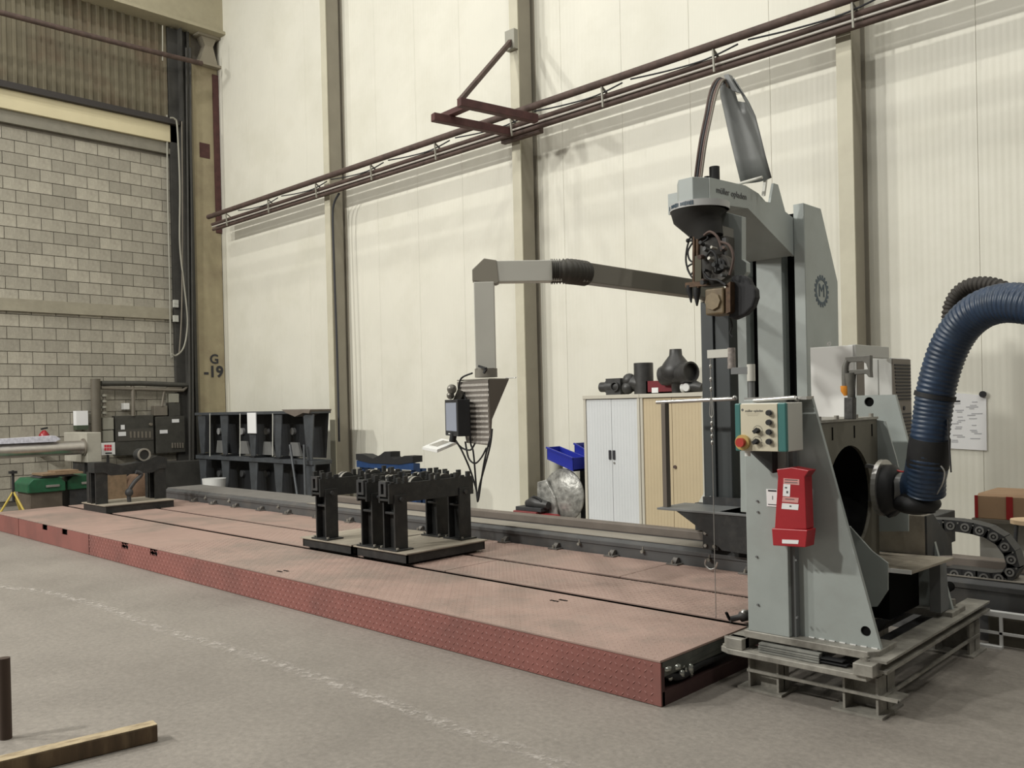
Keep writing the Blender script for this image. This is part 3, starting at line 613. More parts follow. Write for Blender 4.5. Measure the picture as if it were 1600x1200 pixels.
# ================================================================ headstock on its pallet frame
def keyhole(outer, c, r, n=20):
    # outline with a round hole, joined by a slit to the nearest outline vertex
    k = min(range(len(outer)), key=lambda i: (outer[i][0]-c[0])**2+(outer[i][1]-c[1])**2)
    area_ = sum(outer[i][0]*outer[(i+1)%len(outer)][1]-outer[(i+1)%len(outer)][0]*outer[i][1] for i in range(len(outer)))
    sgn = -1 if area_ > 0 else 1
    a0 = math.atan2(outer[k][1]-c[1], outer[k][0]-c[0])
    hole = [(c[0]+r*math.cos(a0+sgn*2*PI*i/n), c[1]+r*math.sin(a0+sgn*2*PI*i/n)) for i in range(n+1)]
    return outer[:k+1]+hole+outer[k:]
hs = thing('cutting_headstock', 'grey slanted plate headstock with large round opening at the platform end', 'machine', (-2.1, 5.0, .2))
near = [(-2.20,.325),(-1.725,.325),(-2.062,1.60),(-2.20,1.60)]
far = [(-2.42,.325),(-1.725,.325),(-2.03,1.60),(-2.31,1.60)]
obj('near_gusset', MB().prism(keyhole(near, (-1.80,.405), .026), 'y', 4.42, 4.445), M_grey, hs, recalc=False)
obj('far_gusset', MB().prism(keyhole(keyhole(far, (-1.80,.42), .026), (-2.19,1.558), .03), 'y', 5.50, 5.53), M_grey, hs, recalc=False)
obj('hole_cavity', MB().cyl((-1.80,4.43,.405), (-1.80,4.60,.405), .03, 16), M_black, hs)
obj('hole_cavity', MB().cyl((-1.80,5.515,.42), (-1.80,5.7,.42), .03, 16), M_black, hs); obj('hole_cavity', MB().cyl((-2.19,5.515,1.558), (-2.19,5.7,1.558), .034, 16), M_black, hs)
obj('front_cover', MB().box(-2.415, -2.175, 4.345, 4.42, .325, 1.59), M_grey, hs, bevel=.004)
obj('cover_return', MB().box(-2.175, -2.15, 4.375, 4.42, .325, 1.59), M_greyd, hs)
for px, py in ((1183,783),(1182,870),(1244,875),(1184,945),(1245,965),(1184,800)):
    p = at(px, py, y=4.34); obj('cover_screw', MB().cyl((p.x,4.336,p.z), (p.x,4.35,p.z), .006, 8), M_greyd, hs)
pl = poly([(1157,700),(1182,700),(1182,802),(1157,800)], y=4.40); obj('side_cover', MB().prism(pl, 'y', 4.40, 4.46), M_grey, hs, bevel=.003)
obj('top_cover', MB().box(-2.42, -2.06, 4.36, 4.445, 1.585, 1.602), M_silver, hs)
# ring box
face = [(4.46,.36),(5.26,.36),(5.26,1.465),(4.46,1.465)]
rc, rr = (4.86,1.02), .30
M_ringf = mat('ring_box_face', (.14,.13,.10), .6, var=.12, scale=4)
rb = obj('ring_face', MB().prism(keyhole(face, rc, rr, 40), 'x', -2.075, -2.05), M_ringf, hs, recalc=False)
obj('ring_tunnel', MB().ring(rc, 'x', rr-.004, rr+.02, -2.5, -2.07, 40), M_black, hs)
obj('ring_back', MB().ring(rc, 'x', .16, rr, -2.5, -2.47, 40), M_black, hs)
obj('ring_box_top', MB().box(-2.42, -2.045, 4.44, 5.27, 1.458, 1.472), M_worn, hs)
obj('ring_box_side', MB().box(-2.42, -2.06, 5.245, 5.262, .36, 1.458), M_grey, hs)
for yy in (4.50, 4.72, 4.98, 5.20): obj('lid_stud', MB().cyl((-2.06,yy,1.47), (-2.06,yy,1.492), .014, 8), M_worn, hs)
for yy in (4.64, 4.93, 5.18): obj('face_slot', MB().box(-2.052,-2.047,yy-.006,yy+.006,1.36,1.43), M_black, hs)
obj('slanted_cheek', MB().prism(poly([(1369,656),(1384,658),(1401,716),(1420,800),(1420,830),(1369,830)], y=5.27), 'y', 5.262, 5.275), M_grey, hs)
obj('inner_brace', MB().prism(poly([(1327,822),(1362,861),(1387,880),(1387,922),(1370,948),(1345,948)], y=4.80), 'y', 4.80, 4.815), M_grey, hs)
z = .65
tray = [at(*p, z=.655) for p in ((1360,861),(1490,871),(1425,893),(1383,889))]
obj('slag_tray', MB().prism([(q.x, q.y) for q in tray], 'z', .640, .655), M_plate, hs, bevel=.002, label='worn steel tray under the round opening')
obj('tray_lit_lip', MB().bar(tray[3]+Vector((0,-.006,-.004)), tray[2]+Vector((0,-.006,-.004)), .010, .022), M_white, hs)  # white lip: light on the tray's front edge is put into the colour
obj('under_box', MB().box(-2.30, -1.86, 4.90, 5.35, .36, .64), M_black, hs)
obj('far_strut', MB().prism([(5.35,.64),(5.45,.64),(5.50,.33),(5.35,.33)], 'x', -1.80, -1.74), M_greyd, hs)
# duct flange and collar
fc = at(1384, 762, x=-1.86); fy, fz = fc.y, fc.z
obj('duct_flange', MB().ring((fy,fz), 'x', .125, .155, -1.885, -1.86, 32), M_silver, hs)
obj('flange_stay', MB().bar((-2.05,5.10,fz+.1), (-1.87,5.04,fz+.08), .03, .02).bar((-2.05,5.15,fz-.1), (-1.87,5.04,fz-.08), .03, .02), M_greyd, hs)
obj('duct_throat', MB().tube([(-1.88,fy,fz),(-1.83,fy,fz-.01),(-1.79,fy,fz-.01)], [.13,.14,.105], 24), M_rubber, hs)
# base plates, frame
obj('base_plate', MB().prism([(-2.44,4.34),(-1.76,4.34),(-1.72,4.39),(-1.72,4.62),(-1.95,4.62),(-1.95,4.5),(-2.44,4.5)], 'z', .285, .325), M_worn, hs, bevel=.004)
obj('base_plate', MB().box(-2.44, -1.70, 5.42, 5.66, .285, .325), M_worn, hs, bevel=.004)
def bolt(x, y, z, p, r=.02, h=.045): obj('bolt', MB().cyl((x,y,z), (x,y,z+h), r, 6).cyl((x,y,z), (x,y,z+.006), r*1.5, 12), M_worn, p)
bolt(-1.78, 4.46, .325, hs); bolt(-1.75, 5.58, .325, hs); bolt(-2.40, 4.40, .325, hs)
mb = MB()
for i in range(7): a = -2.10+i*.055; mb.box(a, a+.03, 4.412, 4.418, .325, .33)
obj('weld_bead', mb, M_white, hs, kind='stuff')
pf = thing('pallet_frame', 'worn steel pallet frame on short legs carrying the grey headstock', 'frame', (-2.1, 5.1, 0))
obj('front_deck', MB().prism([(-2.56,4.30),(-2.5,4.27),(-1.74,4.27),(-1.72,4.42),(-2.5,4.42),(-2.56,4.38)], 'z', .195, .225), M_worn, pf, bevel=.003)
obj('side_beam', MB().box(-1.79, -1.66, 4.32, 6.0, .235, .25).box(-1.79, -1.66, 4.32, 6.0, .285, .297).box(-1.74, -1.72, 4.32, 6.0, .25, .285), M_worn, pf)
obj('side_beam', MB().box(-2.52, -2.42, 4.32, 5.7, .225, .285), M_worn, pf)
obj('corner_block', MB().box(-1.80, -1.70, 4.25, 4.36, .225, .285), M_worn, pf, bevel=.004)
obj('corner_block', MB().box(-2.52, -2.42, 4.28, 4.36, .225, .285), M_worn, pf, bevel=.004)
bolt(-1.76, 4.33, .285, pf, .014, .02); bolt(-2.54, 4.33, .225, pf, .016, .05)
obj('rubber_pads', MB().box(-2.34,-2.0,4.31,4.36,.228,.238).box(-2.34,-2.0,4.312,4.358,.242,.250).box(-2.34,-2.0,4.31,4.36,.253,.262).box(-2.34,-2.0,4.315,4.36,.266,.275), mat('shim_pack', (.22,.22,.2), .5, var=.3, scale=12), pf, label='stack of long flat shims between the plates')
obj('shim_ends', MB().box(-2.0,-1.86,4.32,4.37,.235,.242).box(-2.0,-1.88,4.32,4.37,.252,.258), M_rubber, pf)
mb = MB()
for yy in (4.36, 5.0, 5.6): pass
for xx in (-2.35, -2.2, -2.05, -1.90): obj('cross_member', MB().box(xx-.03, xx+.03, 4.42, 5.9, .215, .245), M_dark, pf)
def leg(x0, x1, y0, y1):
    obj('leg', MB().box(x0, x0+.012, y0, y1, .01, .195).box(x1-.012, x1, y0, y1, .01, .195).box(x0, x1, (y0+y1)/2, (y0+y1)/2+.01, .01, .195), M_worn, pf)
    obj('foot_plate', MB().box(x0-.05, x1+.03, y0-.03, y1+.03, 0, .012), M_worn, pf)
for a in ((-2.43,-2.25,4.36,4.48), (-1.90,-1.72,4.36,4.58), (-1.90,-1.70,5.72,5.92), (-2.43,-2.25,5.72,5.9)): leg(*a)
obj('tie_bar', MB().box(-2.43,-1.62,4.345,4.36,.098,.112), M_worn, pf)
obj('tie_bar', MB().box(-1.705,-1.69,4.36,5.9,.098,.112).box(-1.70,-1.62,4.34,4.5,.098,.105), M_worn, pf)
obj('rear_web', MB().box(-2.43,-1.74,4.46,4.47,.135,.195), M_ventbrown, pf)
# steel stillage under the track at the right
sg = thing('white_grid_frame', 'white welded bar frame on the floor at the right under the track', 'frame', (-1.2, 6.05, 0))
obj('top_bar', MB().box(-1.86,.9,6.03,6.08,.195,.225), M_white, sg)
obj('middle_bar', MB().box(-1.80,.9,6.03,6.05,.085,.10), M_white, sg)
for xx in (-1.745,-1.61,-1.2,-.8,-.4,0,.4): obj('upright_bar', MB().box(xx-.009, xx+.009, 6.03, 6.05, .01, .195), M_white, sg)
obj('bottom_bar', MB().box(-1.86,-1.60,6.0,6.05,0,.015), M_white, sg)
obj('infill_panel', MB().box(-1.70,.9,6.10,6.12,.0,.19), mat('infill_khaki', (.11,.10,.075), .7, var=.2), sg)
# ---------------------------------------------------------------- control box
cb = thing('control_box', 'beige operator control box with teal edges and red emergency stop', 'control box', (-2.2, 4.2, 1.3))
X0, X1, Z0, Z1 = -2.362, -2.074, 1.322, 1.572; Y = 4.15
obj('housing', MB().box(X0+.01, X1, Y+.02, Y+.19, Z0, Z1), M_greyp, cb, bevel=.004)
obj('front_panel', MB().box(X0+.035, X1-.045, Y, Y+.02, Z0+.002, Z1-.004), M_beige, cb, bevel=.002)
obj('trim_strip', MB().box(X0, X0+.033, Y+.002, Y+.03, Z0, Z1), M_teal, cb, bevel=.006)
obj('trim_strip', MB().box(X1-.045, X1, Y+.002, Y+.03, Z0, Z1), M_teal, cb, bevel=.006)
def cpt(px, py): p = at(px, py, y=Y); return p.x, p.z
for py in (645, 660, 675, 690):
    a, b = cpt(1203, py); k = obj('push_button', MB().cyl((a,Y-.022,b), (a,Y,b), .014, 14), M_rubber, cb); obj('button_rim', MB().ring((a,b), 'y', .013, .017, Y-.008, Y, 14), M_silver, k)
for px, py in ((1184,673),(1183,690)):
    a, b = cpt(px, py); k = obj('selector_knob', MB().cyl((a,Y-.018,b), (a,Y,b), .014, 12).bar((a-.012,Y-.026,b-.008), (a+.012,Y-.026,b+.01), .008, .018), M_rubber, cb)
    mb = MB()
    for i in range(10): t_ = PI*(.05+.9*i/9)-.3; mb.box(a+.026*math.cos(t_)-.0015, a+.026*math.cos(t_)+.0015, Y-.001, Y, b+.026*math.sin(t_)-.002, b+.026*math.sin(t_)+.002)
    obj('scale_ticks', mb, M_ink, cb, kind='stuff')
a, b = cpt(1162, 691)
k = obj('emergency_stop', MB().cyl((a,Y-.045,b), (a,Y-.005,b), .024, 20), mat('stop_red', (.42,.04,.03), .4), cb, label='red mushroom emergency stop button')
obj('stop_collar', MB().ring((a,b), 'y', .020, .040, Y-.02, Y, 20), mat('stop_yellow', (.5,.36,.12), .45), k)
a2, b2 = cpt(1158, 704); obj('cable_gland', MB().cyl((a+.005,Y+.03,b2-.03), (a+.005,Y+.03,b2+.01), .015, 10), M_white, cb)
a, b = cpt(1177, 642); text('müller opladen', .017, (a+.004,Y-.001,b), ROT_F, M_print, cb, depth=.0004)
a, b = cpt(1160, 640.5); obj('logo_mark', MB().ring((a,b), 'y', .002, .0065, Y-.001, Y, 10), M_print, cb)
for i, (dz, w_) in enumerate(((.014,.075),(.022,.06))):
    a, b = cpt(1176, 642); obj('print_line', MB().box(a-w_/2, a+w_/2, Y-.0008, Y, b-dz-.002, b-dz), mat('print_pale', (.42,.38,.30), .6), cb)
obj('mount_bracket', MB().prism([(-2.36,1.32),(-2.22,1.32),(-2.22,1.20)], 'y', 4.28, 4.34), M_dark, cb)
# fire blanket box, notice
rx = thing('fire_blanket_box', 'red fire blanket box hanging on the grey headstock cover', 'box', (-2.25, 4.28, .85))
pl = poly([(1214,733),(1237,730),(1265,735),(1258,745),(1261,827),(1211,826),(1216,745)], y=4.26)
obj('cover', MB().prism(pl, 'y', 4.255, 4.34), M_redbox, rx, bevel=.004)
obj('pull_tray', MB().prism(poly([(1207,825),(1263,828),(1260,855),(1209,852)], y=4.25), 'y', 4.24, 4.34), M_redbox, rx, bevel=.004)
for q, m_ in (([(1224,747),(1249,749),(1249,758),(1224,756)], 'pink'), ([(1224,756),(1235,757),(1234,776),(1223,775)], 'paper'), ([(1223,776),(1248,778),(1247,786),(1222,784)], 'pink'), ([(1222,786),(1248,788),(1247,797),(1221,795)], 'paper'), ([(1222,843),(1248,844),(1247,850),(1222,849)], 'paper')):
    lb = obj('sticker', MB().prism(poly(q, y=4.254), 'y', 4.2535, 4.256) if q[0][1] < 800 else MB().prism(poly(q, y=4.239), 'y', 4.2385, 4.241), M_paper if m_ == 'paper' else mat('pink_label', (.62,.30,.28), .7), rx)
for px, py, w_, h_ in ((1228,762,.012,.008),(1230,769,.010,.012),(1235,791,.010,.008),(1236,750,.07,.004),(1236,754,.07,.004),(1234,780,.05,.004)):
    p = at(px, py, y=4.253); obj('print_mark', MB().box(p.x-w_/2, p.x+w_/2, 4.2528, 4.2537, p.z-h_/2, p.z+h_/2), M_print, rx)
nt_ = thing('notice', 'small white notice beside the red box on the headstock cover', 'notice', (-2.3, 4.34, 1.02))
pl = poly([(1197,764),(1214,765),(1214,792),(1198,791)], y=4.34)
obj('sheet', MB().prism(pl, 'y', 4.341, 4.3445), M_paper, nt_)
for py, h_ in ((766.5,.008),(788,.004)):
    a, b = at(1200, py, y=4.34), at(1213, py, y=4.34); obj('print_line', MB().box(a.x, b.x, 4.3395, 4.3412, a.z-h_/2, a.z+h_/2), M_ink, nt_)
p = at(1207,778,y=4.34); text('1', .03, (p.x,4.3405,p.z), ROT_F, M_ink, nt_)
# handrail bars on top of the headstock
a, b = at(1178,626,y=4.33), at(1242,621,y=4.33)
tag(obj('grab_rail', MB().cyl(a, b, .011, 10).cyl(b, b+Vector((0,.03,-.02)), .011, 8), M_silver), 'short bright grab rail along the top of the control box', 'rail')
# swing arm with plumb wire
sa = thing('swing_arm', 'small hinged grey arm above the control box holding a hanging wire', 'arm', (-2.587, 4.75, 1.47))
obj('post', MB().cyl((-2.587,4.75,1.3), (-2.587,4.75,1.70), .018, 12).box(-2.62,-2.42,4.73,4.77,1.40,1.43), M_greyd, sa)
obj('hinge', MB().cyl((-2.587,4.75,1.70), (-2.587,4.75,1.80), .024, 12), M_greyp, sa)
obj('lower_link', MB().box(-2.71,-2.59,4.73,4.77,1.745,1.785), M_greyd, sa)
obj('upper_hinge', MB().cyl((-2.715,4.75,1.78), (-2.715,4.75,1.905), .024, 12), mat('scuffed_arm', (.25,.22,.2), .6, var=.4, scale=40), sa)
obj('upper_link', MB().box(-2.87,-2.72,4.73,4.77,1.85,1.90), M_greyp, sa)
wt_ = at(1108,556,y=4.75)
wire = obj('plumb_wire', MB().tube([(-2.862,4.75,1.86),(-2.86,4.75,1.50),(-2.86,4.75,HZ+.004)], .0028, 5), M_silver, sa)
for zz in (1.80,1.72,1.66,1.45,1.41,1.37,1.33): obj('wire_shackle', MB().ball((-2.861,4.75,zz), .009, 8, (1,1,1.7)), M_silver, sa)
obj('wire_loop', MB().tube(arc([(-2.866,4.75,1.60),(-2.872,4.75,1.53),(-2.872,4.75,1.50),(-2.86,4.75,1.485),(-2.848,4.75,1.50),(-2.848,4.75,1.53),(-2.855,4.75,1.60)],5), .0035, 6), M_silver, sa)
# hose coupling on deck edge
hcx = thing('hose_coupling', 'dark pipe coupling with levers on the deck beside the headstock foot', 'coupling', (-2.75, 4.62, HZ))
p0, p1 = at(1140,968,z=HZ+.03), at(1190,956,z=HZ+.06)
obj('coupling_body', MB().tube([p0, p0.lerp(p1,.3), p0.lerp(p1,.35), p0.lerp(p1,.6), p0.lerp(p1,.65), p1], [.018,.018,.032,.032,.02,.02], 12), M_dark, hcx)
obj('lever', MB().bar(p0+Vector((0,0,.0)), p0+Vector((-.01,-.02,.045)), .018, .012), M_black, hcx)
obj('lever', MB().bar(p0.lerp(p1,.9), p0.lerp(p1,.9)+Vector((0,0,.08)), .018, .012), M_black, hcx)
obj('coupling_nut', MB().ball(p0.lerp(p1,.47)+Vector((0,-.01,.02)), .022, 8), M_silver, hcx)
# chuck tool on the ring box
tl = thing('welding_gun_stand', 'grey C handled gun with orange nozzle standing on the ring box lid', 'tool', (-2.2, 4.62, 1.47))
q = lambda px, py, y=4.70: at(px, py, y=y)
obj('post', MB().bar(q(1328.5,655), q(1328.5,621), .048, .05), mat('scuffed_black', (.05,.048,.045), .6, var=.6, scale=30), tl, bevel=.003)
obj('orange_nozzle', MB().tube([q(1323,618),q(1321.5,611),q(1321.5,603)], [.014,.026,.028], 12), M_orange, tl)
M_gun = mat('gun_grey', (.12,.115,.10), .5, var=.2, scale=20)
obj('barrel', MB().tube([q(1330,621),q(1329,600),q(1328,583)], [.018,.026,.03], 12), M_gun, tl)
obj('neck', MB().tube([q(1321.5,603),q(1321,590),q(1321,573),q(1324,563)], [.02,.02,.018,.014], 12), M_gun, tl)
obj('handle', MB().prism([(v.x, v.z) for v in (q(1321,558),q(1361,555),q(1361,578),q(1362,590),q(1358,589),q(1354,584),q(1330,586),q(1326,578),q(1357,577),q(1354,568),q(1349,565),q(1327,566),q(1322,570))], 'y', 4.69, 4.725), M_gun, tl, bevel=.003)
obj('gun_cable', MB().tube([q(1337,582), q(1335,600), q(1335.5,622)], .004, 6), M_ink, tl)
# ================================================================ tower
tw = thing('cutting_tower', 'tall grey machine tower with boom carrying the torch head over the platform', 'machine', (-3.4, 6.6, .395))
M_side = M_grey
def sidepoly(x): return [(6.50,.712),(7.08,.712),(7.09,2.54),(6.80,3.10),(6.50,3.10)]
obj('right_housing', MB().prism(sidepoly(0), 'x', -3.145, -3.06), M_side, tw, bevel=.004)
obj('right_front_strip', MB().box(-3.145, -3.062, 6.494, 6.50, .715, 3.10), M_grey, tw)
obj('left_housing', MB().prism([(6.5,.712),(6.9,.712),(6.9,2.95),(6.5,2.95)], 'x', -3.655, -3.57), M_side, tw, bevel=.004)
obj('left_front_strip', MB().box(-3.653, -3.572, 6.494, 6.50, .715, 2.95), M_grey, tw)
obj('dark_channel', MB().box(-3.57, -3.145, 6.62, 6.70, .712, 3.06), M_black, tw)
obj('centre_panel', MB().box(-3.482, -3.262, 6.51, 6.62, .715, 2.74), M_grey, tw, bevel=.004)
# emblem
ec = at(1284, 455, x=-3.058); em = obj('emblem', MB().ring((ec.y,ec.z), 'x', .088, .108, -3.0595, -3.0575, 28), M_emblem, tw)
mb = MB()
for i in range(18):
    a = 2*PI*i/18; mb.box(-3.0595, -3.0575, ec.y+.118*math.cos(a)-.011, ec.y+.118*math.cos(a)+.011, ec.z+.118*math.sin(a)-.011, ec.z+.118*math.sin(a)+.011)
obj('emblem_teeth', mb, M_emblem, em, kind='stuff')
text('M', .15, (-3.0575, ec.y, ec.z), ROT_X, M_emblem, tw, name='emblem_letter', depth=.001)
# boom
plan = [(-3.175,5.45),(-3.175,5.285),(-3.155,5.27),(-3.218,5.165),(-3.33,5.165),(-3.41,5.27),(-3.41,5.45)]
M_boom = M_grey
obj('boom_nose', MB().prism(plan, 'z', 2.935, 3.108), M_grey, tw, bevel=.004)
obj('boom_arm', MB().prism([(5.27,3.108),(5.76,3.132),(5.95,3.105),(6.06,3.06),(6.13,3.065),(6.19,3.22),(6.26,3.22),(6.37,3.03),(6.50,3.0),(6.50,2.70),(5.79,2.972),(5.27,2.935)], 'x', -3.17, -3.15), M_boom, tw)
obj('boom_body', MB().prism([(5.44,3.10),(5.76,3.12),(6.05,3.04),(6.50,3.0),(6.50,2.705),(5.79,2.975),(5.44,2.95)], 'x', -3.60, -3.168), M_boom, tw)
text('müller opladen', .062, (-3.1475, 5.56, 3.042), ROT_X @ Matrix.Rotation(.03, 3, 'Z'), M_print, tw, depth=.001, sx=1.12)
dk = obj('swivel_disc', MB().cyl((-3.27,5.33,2.905), (-3.27,5.33,2.95), .205, 40), mat('disc_rim', (.42,.42,.41), .5), tw)
mb = MB(); random.seed(3)
for i in range(26):
    a = PI+.35+i*.062
    if i in (8, 9, 17): continue
    r = .206; hh = random.choice((.010,.014,.012)); c = Vector((-3.27+r*math.cos(a), 5.33+r*math.sin(a), 2.928)); tt = Vector((-math.sin(a), math.cos(a), 0))
    mb.bar(c-tt*.004, c+tt*.004, .003, hh*2)
obj('disc_marks', mb, M_emblem, dk, kind='stuff')
obj('disc_funnel', MB().tube([(-3.27,5.33,2.905),(-3.27,5.33,2.87),(-3.25,5.33,2.82),(-3.22,5.33,2.76),(-3.20,5.33,2.70)], [.20,.185,.14,.115,.10], 28), mat('funnel_dark', (.022,.021,.019), .8), tw)
obj('motor_stub', MB().cyl((-3.20,5.42,3.10), (-3.20,5.42,3.215), .036, 16).cyl((-3.26,5.42,3.10), (-3.26,5.42,3.16), .02, 12), M_rubber, tw)
# hanger plate (inverted L)
P5 = lambda px, py, y=5.50: (at(px, py, y=y).x, at(px, py, y=y).z)
obj('hanger_plate', MB().prism([P5(*p) for p in ((1113,326),(1159,338),(1159,405),(1166,410),(1166,425),(1155,440),(1146,440),(1146,358),(1120,350))], 'y', 5.50, 5.56), M_boom, tw, bevel=.003)
# cable channel
ch = lambda px, py, y=5.85: at(px, py, y=y)
def chan():
    L_ = [(1149,284),(1141,245),(1133,205),(1127,170),(1124,150),(1125,135),(1132,126)]
    Rr = [(1196,275),(1188,240),(1181,205),(1176,180),(1168,160),(1160,145),(1148,124)]
    mb = MB(); n = len(L_); vs = []
    for i in range(n):
        a, b = ch(*L_[i]), ch(*Rr[i]); bow = .05
        for k in range(7):
            t = k/6; p = a.lerp(b, t); p.y += bow*math.sin(PI*t)-.02+.10*(1-i/(n-1))
            vs.append(p)
    fs = [(i*7+k, i*7+k+1, (i+1)*7+k+1, (i+1)*7+k) for i in range(n-1) for k in range(6) if not (i == 4 and k in (3,4))]
    mb.add(vs, fs, True); return mb
o = obj('cable_channel', chan(), mat('channel_grey', (.16,.165,.16), .4, var=.05), tw, recalc=False); s_ = o.modifiers.new('thick', 'SOLIDIFY'); s_.thickness = .008
obj('channel_tip', MB().prism([(v.x, v.z) for v in (ch(1136,120),(ch(1143,118)),ch(1153,137),ch(1160,147),ch(1150,144),ch(1140,130))], 'y', 5.80, 5.86), M_greyd, tw)
obj('channel_foot', MB().cyl(ch(1152,288), ch(1191,277), .012, 8), M_greyp, tw)
obj('channel_stay', MB().bar(ch(1197,273,6.0), ch(1193,306,6.0), .022, .02), M_greyp, tw)
# cable bundle
for i, (dx, m_) in enumerate(((0,M_rust),(4,M_ink),(8,mat('cable_brown',(.12,.07,.055),.5)),(11,M_conduit))):
    obj('supply_cable', MB().tube(arc([at(1086+dx*.9,277,y=5.32), at(1093+dx*.9,225,y=5.36), at(1102+dx*.9,180,y=5.5), at(1109+dx,145,y=5.65), at(1118+dx,126,y=5.75), at(1128+dx*.8,124+dx*.4,y=5.84), at(1136+dx*.3,145,y=5.92)],6), .009, 6), m_, tw)
# torch assembly
ta = thing('torch_assembly', 'dirty brown twin torch head with hoses hanging under the boom disc', 'torch head', (-3.22, 5.33, 2.2))
T = lambda px, py, y=5.25: at(px, py, y=y)
obj('torch_tube', MB().tube([T(1086,345), T(1085,400), T(1085,445)], .014, 10), M_copper, ta)
obj('torch_tube', MB().tube([T(1091,345), T(1091,400), T(1092,450)], .016, 10), M_copper, ta)
obj('slide_bar', MB().bar(T(1098,350,5.28), T(1098,447,5.28), .03, .03), M_rust, ta)
obj('side_block', MB().bar(T(1093,400), T(1093,440), .05, .04), mat('olive_block', (.05,.043,.018), .6), ta)
obj('nozzle', MB().tube([T(1089,450), T(1089,458), T(1089,466), T(1089,478)], [.026,.026,.018,.006], 12), M_rubber, ta)
obj('nozzle', MB().tube([T(1077,446), T(1077,455), T(1079,462), T(1080,473)], [.024,.022,.014,.005], 12), M_rubber, ta)
obj('nozzle_clamp', MB().bar(T(1073,446), T(1108,442), .04, .035).ball(T(1077,448), .02, 8), M_copper, ta)
for i, pts in enumerate((((1087,350),(1078,372),(1073,390),(1072,410),(1078,428),(1083,425)), ((1083,378),(1075,392),(1077,405),(1083,410)), ((1082,412),(1074,418),(1079,430),(1084,436)), ((1092,372),(1100,366),(1106,372),(1098,378)), ((1095,395),(1103,390),(1106,400),(1098,408)))):
    obj('torch_hose', MB().tube(arc([T(*p) for p in pts],5), .0065, 6), M_rubber, ta)
obj('hose_tap', MB().ball(T(1075,376), .016, 8).cyl(T(1075,376), T(1084,376), .008, 8), M_rubber, ta)
obj('bevel_gearbox', MB().tube([T(1112,372,5.32), T(1112,385,5.32), T(1114,420,5.32), T(1116,446,5.32)], [.05,.09,.095,.08], 14), mat('gear_dark', (.022,.019,.016), .65, var=.5, scale=25), ta)
obj('gear_wheel', MB().ring(((T(1133,420,5.33)).x,(T(1133,420,5.33)).z), 'y', .045, .09, 5.24, 5.30, 24), mat('gear_brown', (.045,.038,.03), .6, var=.4, scale=20), ta)
obj('gear_hub', MB().cyl((T(1133,415,5.3).x,5.22,T(1133,415,5.3).z), (T(1133,415,5.3).x,5.36,T(1133,415,5.3).z), .04, 14).bar(T(1133,372,5.33), T(1133,420,5.33), .03, .03), M_dark, ta)
obj('drive_block', MB().bar(T(1125,372,5.40), T(1125,446,5.40), .16, .12), mat('drive_dark', (.03,.027,.022), .6, var=.4, scale=16), ta, bevel=.006)
a, b = T(1101,452,5.2), T(1131,490,5.2)
obj('ochre_housing', MB().box(a.x, b.x, 5.2, 5.36, b.z, a.z), M_ochre, ta, bevel=.012)
obj('ochre_cap', MB().cyl((a.x+.065,5.185,(a.z+b.z)/2), (a.x+.065,5.2,(a.z+b.z)/2), .058, 8), mat('ochre_light', (.20,.15,.085), .5, var=.2, scale=20), ta)
obj('side_plate', MB().prism([P5(*p, y=5.2) for p in ((1134,445),(1141,440),(1141,487),(1134,490))], 'y', 5.2, 5.38), M_copper, ta)
obj('heat_shield', MB().prism([P5(*p, y=5.3) for p in ((1147,432),(1160,430),(1172,434),(1177,445),(1184,452),(1185,465),(1180,480),(1168,492),(1150,500),(1143,496),(1143,460))], 'y', 5.26, 5.33), mat('shield_dark', (.016,.016,.018), .75), ta, bevel=.012)
random.seed(21)
for i in range(14):
    px, py = random.uniform(1098, 1142), random.uniform(376, 444); p = T(px, py, 5.22)
    obj('valve_knob', MB().cyl(p, p+Vector((random.uniform(-.01,.01), -.05, random.uniform(-.01,.01))), random.uniform(.008,.018), 8), (M_rubber, M_dark, M_rust, M_worn)[i % 4] if i != 3 else M_dark, ta)
for i, pts in enumerate((((1100,368),(1110,362),(1122,372),(1128,392)), ((1104,400),(1112,392),(1120,404),(1118,425)), ((1126,378),(1140,384),(1146,404),(1140,430)), ((1099,425),(1108,436),(1122,438),(1134,446)))):
    obj('feed_hose', MB().tube(arc([T(*p, 5.19) for p in pts],5), .009, 6), M_rubber if i % 2 else M_rust, ta)
obj('drag_cable', MB().tube(arc([T(1141,497,5.35), T(1144,508,5.35), T(1141,520,5.35), T(1145,527,5.35)],4), .007, 6), M_rubber, ta)
# carriage
cg = thing('tower_carriage', 'dark steel carriage with side tray riding on the floor track', 'carriage', (-3.4, 6.5, .47))
obj('carriage_body', MB().box(-3.62, -2.55, 6.08, 6.5, .475, .712).box(-4.1, -2.2, 6.5, 7.12, .475, .712), M_dark, cg, bevel=.005)
obj('front_apron', MB().prism([(v.x, v.z) for v in (at(1056,798,y=6.05), at(1180,804,y=6.05), at(1180,868,y=6.05), at(1128,860,y=6.05), at(1104,834,y=6.05))], 'y', 6.05, 6.08), M_blackpaint, cg)
obj('side_tray', MB().box(-4.17, -2.9, 6.04, 6.46, .695, .712), M_greyd, cg, bevel=.002, label='flat grey shelf reaching left')
obj('shelf_rail', MB().box(-3.98, -2.9, 6.44, 6.50, .712, .775), M_dark, cg)
obj('shelf_brace', MB().bar(at(1099,786,y=6.46), at(1115,759,y=6.6), .09, .02), M_greyp, cg)
obj('scraper_block', MB().box(-3.78, -3.64, 6.10, 6.17, .40, .56), M_blackpaint, cg, bevel=.004)
for xx, zz in ((-3.75,.53),(-3.67,.53),(-3.75,.43),(-3.67,.43)): obj('bolt', MB().cyl((xx,6.085,zz), (xx,6.11,zz), .014, 8), M_worn, cg)
